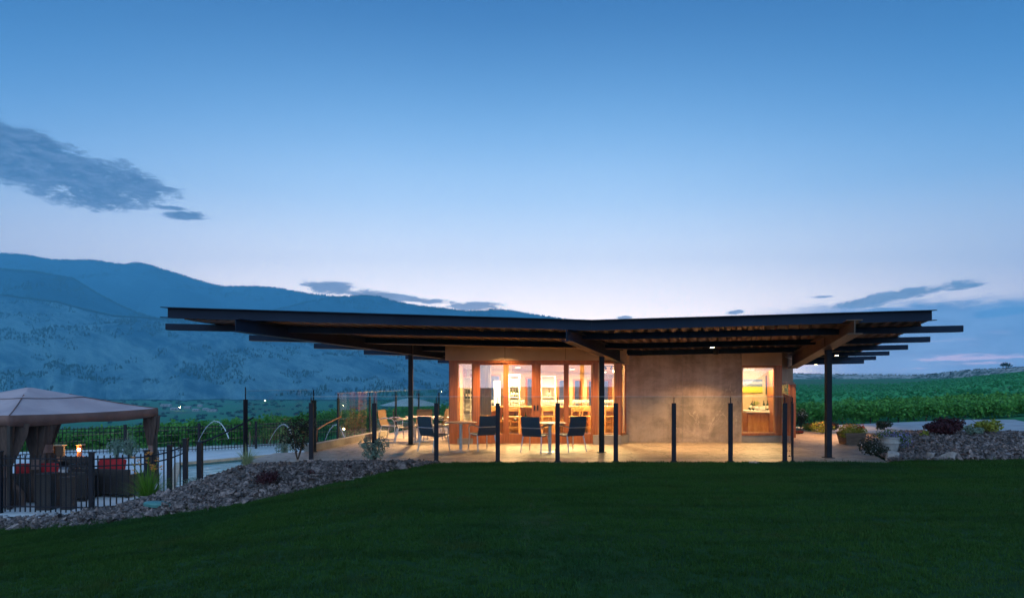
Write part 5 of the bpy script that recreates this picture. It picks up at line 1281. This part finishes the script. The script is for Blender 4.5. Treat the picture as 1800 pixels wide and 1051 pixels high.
# variegated grass
c = (-5.82, 15.0, -.13); root = plant('ornamental_grass', 'pale variegated ornamental grass at the top of the rock bed by the tall guard post', 'grass plant', c, []); tuft(150, .46, .38, .013, M['varieg'], 'blades', root, c, 3)
c = (-4.75, 15.35, 0); 
c = (-4.9, 15.6, -.03); root = plant('dark_shrub', 'airy dark shrub with fine leaves beside the guard post at the stair head', 'shrub', c, [])
stems(root, c, 9, 1.0, .45, .012, 2); leaves([(-4.9, 15.6, .70, .30, .25, .28), (-4.7, 15.65, .82, .20, .2, .18), (-5.15, 15.6, .50, .2, .2, .16), (-4.85, 15.6, .36, .24, .2, .18)], 520, .062, M['darkleaf'], 'foliage', root, 2, 1.7)
c = (-3.02, 14.93, .0); root = plant('willowy_shrub', 'thin grey green shrub growing around the second guard post from the left', 'shrub', c, [])
stems(root, c, 16, .60, .40, .006, 4); leaves([(-3.02, 14.92, .26, .27, .18, .22), (-3.2, 14.9, .42, .16, .12, .16), (-2.85, 14.9, .44, .18, .12, .16)], 520, .05, M['greyleaf'], 'foliage', root, 5, 2.2)
c = (-3.75, 17.2, 0.0); 
X, Y, z = onbed(468, 852); c = (X, Y, z); root = plant('purple_bush', 'low dark purple bush on the slope of the left rock bed', 'bush', c, []); stems(root, c, 8, .25, .2, .006, 6); leaves([(X, Y, z + .14, .24, .2, .14), (X + .1, Y, z + .2, .16, .14, .1)], 700, .042, M['purple'], 'foliage', root, 7, 1.4)
X, Y, z = onbed(545, 836); c = (X, Y, z); root = plant('purple_bush', 'small reddish sprig higher up the left rock bed', 'bush', c, []); stems(root, c, 5, .12, .1, .004, 6); leaves([(X, Y, z + .07, .12, .1, .06)], 110, .035, M['purple'], 'foliage', root, 8, 1.4)
X, Y, z = onbed(612, 822); c = (X, Y, z); root = plant('purple_bush', 'tiny reddish sprig near the crest of the left rock bed', 'bush', c, []); leaves([(X, Y, z + .06, .10, .1, .05)], 80, .03, M['purple'], 'foliage', root, 9, 1.4)
# daylily
c = (-7.75, 14.55, -.93); root = plant('daylily', 'big green daylily clump with orange buds beside the picket fence', 'flower', c, [])
tuft(330, .74, .58, .020, M['lily'], 'leaves', root, c, 11); r = random.Random(3); mb = MB(); mf = MB()
for k in range(11):
    t = r.uniform(0, 6.28); s_ = r.uniform(.1, .38); hh = r.uniform(.75, 1.12); tipp = Vector((c[0] + cos(t) * s_, c[1] + sin(t) * s_ * .6, c[2] + hh)); mb.tube([Vector(c), Vector((c[0] + cos(t) * s_ * .4, c[1], c[2] + hh * .6)), tipp], .006, 5)
    for j in range(3):
        q = tipp + Vector((r.gauss(0, .035), r.gauss(0, .03), r.gauss(0, .05)))
        for a in range(6):
            an = a * pi / 3; d = Vector((cos(an), sin(an), .9)).normalized(); sd = Vector((-sin(an), cos(an), 0)) * .010; mf.add([q, q + d * .03 + sd, q + d * .062, q + d * .03 - sd], [(0, 1, 2, 3)])
mb.build('flower_stalks', M['lily'], root); mf.build('flowers', M['orangeflower'], root)
X, Y = (338 - 900) / F * 15.1, 15.1; z = -.62; c = (X, Y, z); root = plant('grey_sprig', 'small grey twiggy plant at the foot of the handrail post', 'plant', c, []); stems(root, c, 12, .30, .2, .004, 4); leaves([(X, Y, z + .17, .2, .15, .12)], 160, .03, M['greyleaf'], 'foliage', root, 5, 2)
# shrubs beyond the pool (left) pale grasses
for k, (px, D, h, mm, lab) in enumerate([(500, 26.2, .9, 'greyleaf', 'soft grey grass clump at the pool edge right of the tall jet'), (228, 26.6, .9, 'greyleaf', 'pale feathery plant behind the pool fence under the gazebo eave'), (205, 26.8, .8, 'greyleaf', 'feathery plant behind the pool fence, left of the pale one'), (640, 30, .9, 'darkleaf', 'dark bush behind the path lamp and rear guard'), (676, 31, .8, 'darkleaf', 'dark bush left of the umbrella behind the rear guard')]):
    c = ((px - 900) / F * D, D, ZT); root = plant('border_plant', lab, 'plant', c, []); tuft(90, h, .4, .02, M[mm], 'blades', root, c, 20 + k); leaves([(c[0], c[1], ZT + .4, .4, .3, .35)], 260, .07, M[mm], 'foliage', root, 20 + k, 2)
# right-hand planters and flowers
def box_planter():
    X, Y = fl_(1496, 782); Y += .26; X = (1496 - 900) / F * Y; c = (X, Y, 0); root = empty('flower_planter', c, 'square wooden planter box with yellow green and red flowers beside the walkway', 'planter')
    h = .34; b0, b1 = .23, .29; vs = []
    for k in range(3):
        z0, z1 = h * k / 3 + .004, h * (k + 1) / 3 - .004; w0 = b0 + (b1 - b0) * z0 / h; w1 = b0 + (b1 - b0) * z1 / h
        for (dx, dy) in ((0, -1), (0, 1), (-1, 0), (1, 0)):
            if dy: poly_ = [(X - w0, Y + dy * w0, z0), (X + w0, Y + dy * w0, z0), (X + w1, Y + dy * w1, z1), (X - w1, Y + dy * w1, z1)]; inn = [(x, y - dy * .03, z) for x, y, z in poly_]
            else: poly_ = [(X + dx * w0, Y - w0 + .031, z0), (X + dx * w0, Y + w0 - .031, z0), (X + dx * w1, Y + w1 - .031, z1), (X + dx * w1, Y - w1 + .031, z1)]; inn = [(x - dx * .03, y, z) for x, y, z in poly_]
            MB().add(poly_ + inn, [(0, 1, 2, 3), (7, 6, 5, 4), (0, 4, 5, 1), (1, 5, 6, 2), (2, 6, 7, 3), (3, 7, 4, 0)]).build('plank', M['planterwood'], root, bevel=.003)
    MB().box(X - b0, X + b0, Y - b0, Y + b0, .02, h - .05).build('soil', M['soil'], root)
    leaves([(X, Y, h + .10, .34, .30, .15), (X - .25, Y - .1, h - .02, .16, .2, .16), (X + .22, Y - .1, h + .05, .18, .2, .12)], 1500, .05, M['yellowgreen'], 'foliage', root, 31)
    leaves([(X + .22, Y - .12, h + .16, .14, .15, .09)], 120, .04, M['redflower'], 'red_flowers', root, 32); leaves([(X - .1, Y - .1, h + .2, .2, .15, .06)], 90, .035, M['orangeflower'], 'yellow_flowers', root, 33)
box_planter()
Y = 16.6; X = (1563 - 900) / F * Y; c = (X, Y, 0); root = empty('flower_pot', c, 'pale stone pot with violet flowers spilling over at the walkway edge', 'planter')
MB().lathe([(.15, .0), (.17, .02), (.20, .20), (.235, .40), (.25, .41), (.25, .44), (.21, .44), (.20, .38)], c, 28).build('pot', M['stoneware'], root, smooth=True); MB().lathe([(.242, .28), (.246, .30), (.242, .32)], c, 28).build('pot_band', M['stoneware'], root, smooth=True)
leaves([(X, Y, .50, .40, .32, .13), (X + .30, Y - .05, .36, .22, .2, .20)], 900, .045, M['medleaf'], 'foliage', root, 41); leaves([(X + .05, Y - .1, .50, .42, .3, .12), (X + .33, Y - .08, .36, .22, .2, .2)], 560, .032, M['blueflower'], 'violet_flowers', root, 42)
Y = 16.4; X = (1530 - 900) / F * Y; c = (X, Y, 0); root = plant('white_flower_bush', 'dark leafy bush dotted with white flowers left of the stone pot', 'bush', c, []); stems(root, c, 10, .3, .25, .006, 3); leaves([(X, Y, .22, .30, .28, .22), (X + .12, Y - .12, .14, .3, .25, .14)], 1300, .048, M['darkleaf'], 'foliage', root, 43); leaves([(X, Y - .08, .24, .32, .26, .21), (X + .15, Y - .15, .12, .26, .2, .12)], 130, .03, M['whiteflower'], 'white_flowers', root, 44)
for k, (px, py, w, h, mm, fm, lab) in enumerate([(1445, 762, .42, .42, 'yellowgreen', 'pinkflower', 'yellow green bush with pink flowers at the walkway end, left of the right column'), (1424, 757, .30, .28, 'medleaf', 'redflower', 'low green bush with a few red blooms left of the pink flowered bush'), (1407, 754, .3, .75, 'darkleaf', 'whiteflower', 'tall dark bush at the building corner behind the side guard'),
                                            (1462, 757, .26, .30, 'darkleaf', 'redflower', 'dark bush just behind the right column'), (1400, 762, .25, .1, 'purple', 'redflower', 'reddish ground plant at the building corner behind the side guard')]):
    X, Y = fl_(px, py); c = (X, Y, 0); root = plant('flower_bush', lab, 'bush', c, []); stems(root, c, 8, h * .8, w * .6, .008, k); leaves([(X, Y, h * .55, w, w * .8, h * .5)], 900, .055, M[mm], 'foliage', root, 50 + k); leaves([(X, Y - .1, h * .8, w * .8, w * .6, h * .28)], 70, .04, M[fm], 'flowers', root, 60 + k)
def bush(px, py, D, w, h, mm, lab, n=1600, name='shrub', lsz=.06, seed=1, stem=True, zb_=None, top=None):
    p = P(px, py, D); z0 = p.z if zb_ is None else zb_; c = (p.x, D, z0); root = plant(name, lab, 'shrub', c, []); r = random.Random(seed)
    if stem: stems(root, c, 10, h * .9, w * .7, .010, seed)
    bl_ = [(p.x + r.uniform(-.55, .55) * w, D + r.uniform(-.3, .3) * w, z0 + h * r.uniform(.3, .75), w * r.uniform(.35, .55), w * r.uniform(.35, .5), h * r.uniform(.22, .32)) for _ in range(7)]
    leaves(bl_, n, lsz, M[mm], 'foliage', root, seed, 1.5); return root
bush(1668, 764, 18.6, .62, .55, 'purple', 'dark maroon shrub on top of the right rock bed', 2600, seed=71)
bush(1645, 764, 18.5, .36, .30, 'purple', 'smaller maroon shrub spilling left of the large maroon one', 900, seed=72)
bush(1735, 762, 18.8, .60, .42, 'yellowgreen', 'loose yellow green shrub right of the maroon shrub', 800, seed=73, lsz=.07)
bush(1712, 763, 18.4, .30, .25, 'greyleaf', 'grey leaved shrub between the maroon and yellow green shrubs', 500, seed=74)
bush(1626, 766, 18.2, .14, .14, 'yellowgreen', 'small round green tuft left of the maroon shrub', 220, seed=75)
bush(1554, 757, 25.5, .35, .42, 'darkleaf', 'dark bush behind the stone pot at the driveway edge', 700, seed=76)
bush(1592, 767, 19.6, .2, .12, 'greyleaf', 'low pale plant on the left shoulder of the right rock bed', 200, seed=77)
# boulder by driveway
o = bpy.data.objects.new('boulder', shard(760, .5, 16)); o.data.materials.append(M['rockpale']); link(o); p = P(1577, 763, 22.6); o.location = (p.x, p.y, .06); o.scale = (.55, .4, .35); tag(o, 'low pale rounded boulder beside the driveway behind the stone pot', 'boulder')

# ================================================================ VINEYARDS
vsrc = source_coll([(leaf_clump(100 + i, 70, .42, .15, .9), M['vine']) for i in range(5)])
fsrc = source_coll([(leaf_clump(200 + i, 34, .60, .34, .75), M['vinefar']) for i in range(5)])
def vine_row(p0, p1, h, label, group, seed, clumps=5.5, posts=True, w=.34):
    r = random.Random(seed); A = Vector(p0); B = Vector(p1); L = (B - A).length; root = empty('vine_row', tuple(A), label, 'grapevines', group)
    pts = []; rt = []; sc = []
    for _ in range(int(L * clumps * 2.2)):
        t = r.random(); q = A + (B - A) * t; top = h * (1 + .12 * noise.noise(Vector((q.x * .5, q.y * .5, seed)))); zz = top * (1 - (r.random() ** 1.6) * .68)
        pts.append((q.x + r.gauss(0, w * .3), q.y + r.gauss(0, w), q.z + zz)); s_ = r.uniform(.55, 1.1); rt.append((r.uniform(0, 6), r.uniform(0, 6), r.uniform(0, 6))); sc.append((s_,) * 3)
    for _ in range(int(L * 3)):
        q = A + (B - A) * r.random(); s_ = r.uniform(.2, .5); pts.append((q.x, q.y + r.gauss(0, w), q.z + h * r.uniform(.98, 1.18))); rt.append((r.uniform(0, 6),) * 3); sc.append((s_ * .6, s_ * .6, s_ * 1.3))
    scatter('foliage', pts, rt, sc, vsrc, root)
    n = max(2, int(L / 1.4)); pieces('trunk', M['bark'], root, [tuple(A + (B - A) * (k / n)) for k in range(n + 1)], MB().tube([(0, 0, -.15), (.03, .01, .4), (-.02, 0, h * .75)], [.035, .028, .02], 6))
    if posts:
        for hh in (.5, .95, 1.3):
            MB().tube([tuple(A + Vector((0, -w - .12, h * hh * .7))), tuple(B + Vector((0, -w - .12, h * hh * .7)))], .009, 4).build('wire', M['trellis'], root)
        n = max(1, int(L / 5)); pieces('trellis_post', M['trellis'], root, [tuple(A + (B - A) * ((k + .5) / n) + Vector((0, -w - .12, 0))) for k in range(n)], MB().tube([(0, 0, -.2), (0, 0, h * 1.02)], .05, 8))
    return root
def gq(px, D): X = (px - 900) / F * D; return (X, D, gz(X, D))
LN = ['first', 'second', 'third', 'fourth', 'fifth']
for k in range(5):
    D = 30.0 + 2.6 * k; vine_row(gq(-120, D - 1.2), gq(905, D + 5.5), 1.02 + .05 * (k > 0), ['leafy grapevine row nearest behind the pool fence', 'second grapevine row behind the pool fence', 'third grapevine row behind the pool fence', 'fourth grapevine row behind the pool fence', 'farthest single grapevine row behind the pool fence'][k], 'grapevine rows beyond the pool', 300 + k, posts=k == 0, clumps=(5.5 if k < 2 else 3.2))
for k in range(4):
    D = 33.2 + 2.5 * k; vine_row(gq(1330, D), gq(1960, D + 1.5), .62 + .04 * k, ['grapevine row nearest beyond the driveway', 'second grapevine row beyond the driveway', 'third grapevine row beyond the driveway', 'fourth grapevine row beyond the driveway'][k], 'grapevine rows beyond the driveway', 320 + k, posts=False, clumps=6)
# far field of vines, rows following the ground
pts = []; rt = []; sc = []; r = random.Random(9)
for k in range(62):
    D = 44 + 2.7 * k * (1 + k * .012)
    x0, x1 = (1310 - 900) / F * D, (1990 - 900) / F * D; n = int((x1 - x0) / (1.15 + .006 * D))
    for i in range(n):
        X = x0 + (x1 - x0) * (i + r.random() * .8) / n; Y = D + .12 * (X - x0) + r.gauss(0, .15); pts.append((X, Y, gz(X, Y) + .55)); q = r.uniform(.9, 1.35); rt.append((0, 0, r.uniform(0, 6))); sc.append((q * 1.1, q, q))
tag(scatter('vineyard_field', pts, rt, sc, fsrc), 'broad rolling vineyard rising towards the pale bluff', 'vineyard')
pts = []; rt = []; sc = []
for k in range(24):
    D = 46 + 3.0 * k
    x0, x1 = (-150 - 900) / F * D, (930 - 900) / F * D; n = int((x1 - x0) / 1.6)
    for i in range(n):
        X = x0 + (x1 - x0) * (i + r.random() * .8) / n; pts.append((X, D, gz(X, D) + .8)); q = r.uniform(.9, 1.4); rt.append((0, 0, r.uniform(0, 6))); sc.append((q * 1.1, q, q * 1.2))
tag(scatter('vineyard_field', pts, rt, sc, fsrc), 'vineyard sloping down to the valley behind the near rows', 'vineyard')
# valley-floor trees, houses, lamps
pts = []; rt = []; sc = []
tsrc = source_coll([(leaf_clump(400 + i, 40, .55, .4, .9), M['pine']) for i in range(4)])
for _ in range(420):
    D = r.uniform(900, 2300); px = r.uniform(-60, 900); X = (px - 900) / F * D; pts.append((X, D, gz(X, D) + 2)); q = r.uniform(4, 9); rt.append((0, 0, r.uniform(0, 6))); sc.append((q * r.uniform(1, 3), q, q * .8))
tag(scatter('valley_trees', pts, rt, sc, tsrc), 'dark trees scattered over the valley floor', 'trees')
HS = [(292, 713, 1500, 22, 5, 'long white roofed shed on the valley floor, leftmost'), (308, 719, 1300, 16, 4.5, 'white farm house just below the orange valley lamp'), (330, 717, 1350, 12, 5, 'small pale house between the valley lamp and the long white sheds'),
      (352, 714, 1500, 9, 6, 'small pale two storey house above the white sheds'), (373, 722, 1200, 16, 4, 'long white shed beside the tall guard post, right one'), (362, 719.5, 1260, 10, 4, 'small white shed left of the long right one'), (345, 721, 1230, 12, 4, 'dim grey house left of the small white shed')]
for (px, py, D, w, h, lab) in HS:
    p = P(px, py, D); X = p.x; z = p.z; root = empty('valley_house', (X, D, z), lab, 'house')
    MB().box(X - w / 2, X + w / 2, D - 4, D + 4, z - 1.5, z + h * .35).build('wall', M['farmpaint'], root)
    MB().add([(X - w / 2 - .4, D - 4.6, z + h * .35), (X + w / 2 + .4, D - 4.6, z + h * .35), (X + w / 2 + .4, D + 4.6, z + h * .35), (X - w / 2 - .4, D + 4.6, z + h * .35), (X - w / 2, D, z + h * .75), (X + w / 2, D, z + h * .75)], [(0, 1, 5, 4), (2, 3, 4, 5), (0, 4, 3), (1, 2, 5), (0, 3, 2, 1)]).build('roof', M['farmpaint'], root)
    MB().box(X - w * .2, X - w * .1, D - 4.1, D - 4.003, z, z + 1.5).box(X + w * .15, X + w * .25, D - 4.1, D - 4.003, z, z + 1.5).build('window', M['steel'], root)
for (px, py, D, rr, lab) in [(316, 716, 1400, .9, 'glowing orange street lamp among the valley houses'), (466, 704, 1900, 1.0, 'glowing lamp on the valley floor seen through the guard glass, left of the rear guard'), (762, 686, 2350, .55, 'distant lamp at the hill foot left of the pavilion corner'), (776, 688, 2350, .45, 'faint distant lamp nearest the pavilion corner'), (604, 712, 1500, .5, 'faint valley lamp behind the rear guard glass')]:
    p = P(px, py, D); root = empty('valley_lamp', (p.x, D, p.z - 14), lab, 'lamp'); MB().tube([(p.x, D, p.z - 16), (p.x, D, p.z - rr)], .2, 6).build('pole', M['black'], root); MB().lathe([(.05, -rr), (rr * .8, -rr * .5), (rr, 0), (rr * .8, rr * .5), (.05, rr)], tuple(p), 10).build('lamp_head', M['townlamp'], root)
# lone tree on the bluff crest
D = 600; p = P(1768, 647, D); root = empty('tree', (p.x, D, p.z - 2), 'lone bushy tree on the crest of the pale bluff at the far right', 'tree')
MB().tube([(p.x, D, p.z - 3), (p.x + .3, D, p.z + 2.5)], [.5, .3], 8).build('trunk', M['bark'], root)
leaves([(p.x, D, p.z + 3.4, 3.8, 3, 1.9), (p.x - 3, D, p.z + 2.6, 2, 2, 1.5), (p.x + 3.4, D, p.z + 2.3, 2.4, 2, 1.2)], 500, 1.0, M['pine'], 'crown', root, 91)
r = random.Random(12); pts = []; rt = []; sc = []
for _ in range(420):
    u = r.uniform(.1, .75); v = r.choice((.69, .69, r.uniform(.1, .69))); X, Y, z = bf(u, v); pts.append((X, Y, z)); q = r.uniform(.6, 1.9); rt.append((0, 0, r.uniform(0, 6))); sc.append((q * 1.4, q, q))
tag(scatter('sagebrush', pts, rt, sc, tsrc), 'dark sagebrush dotted over the pale silt bluff', 'shrubs')
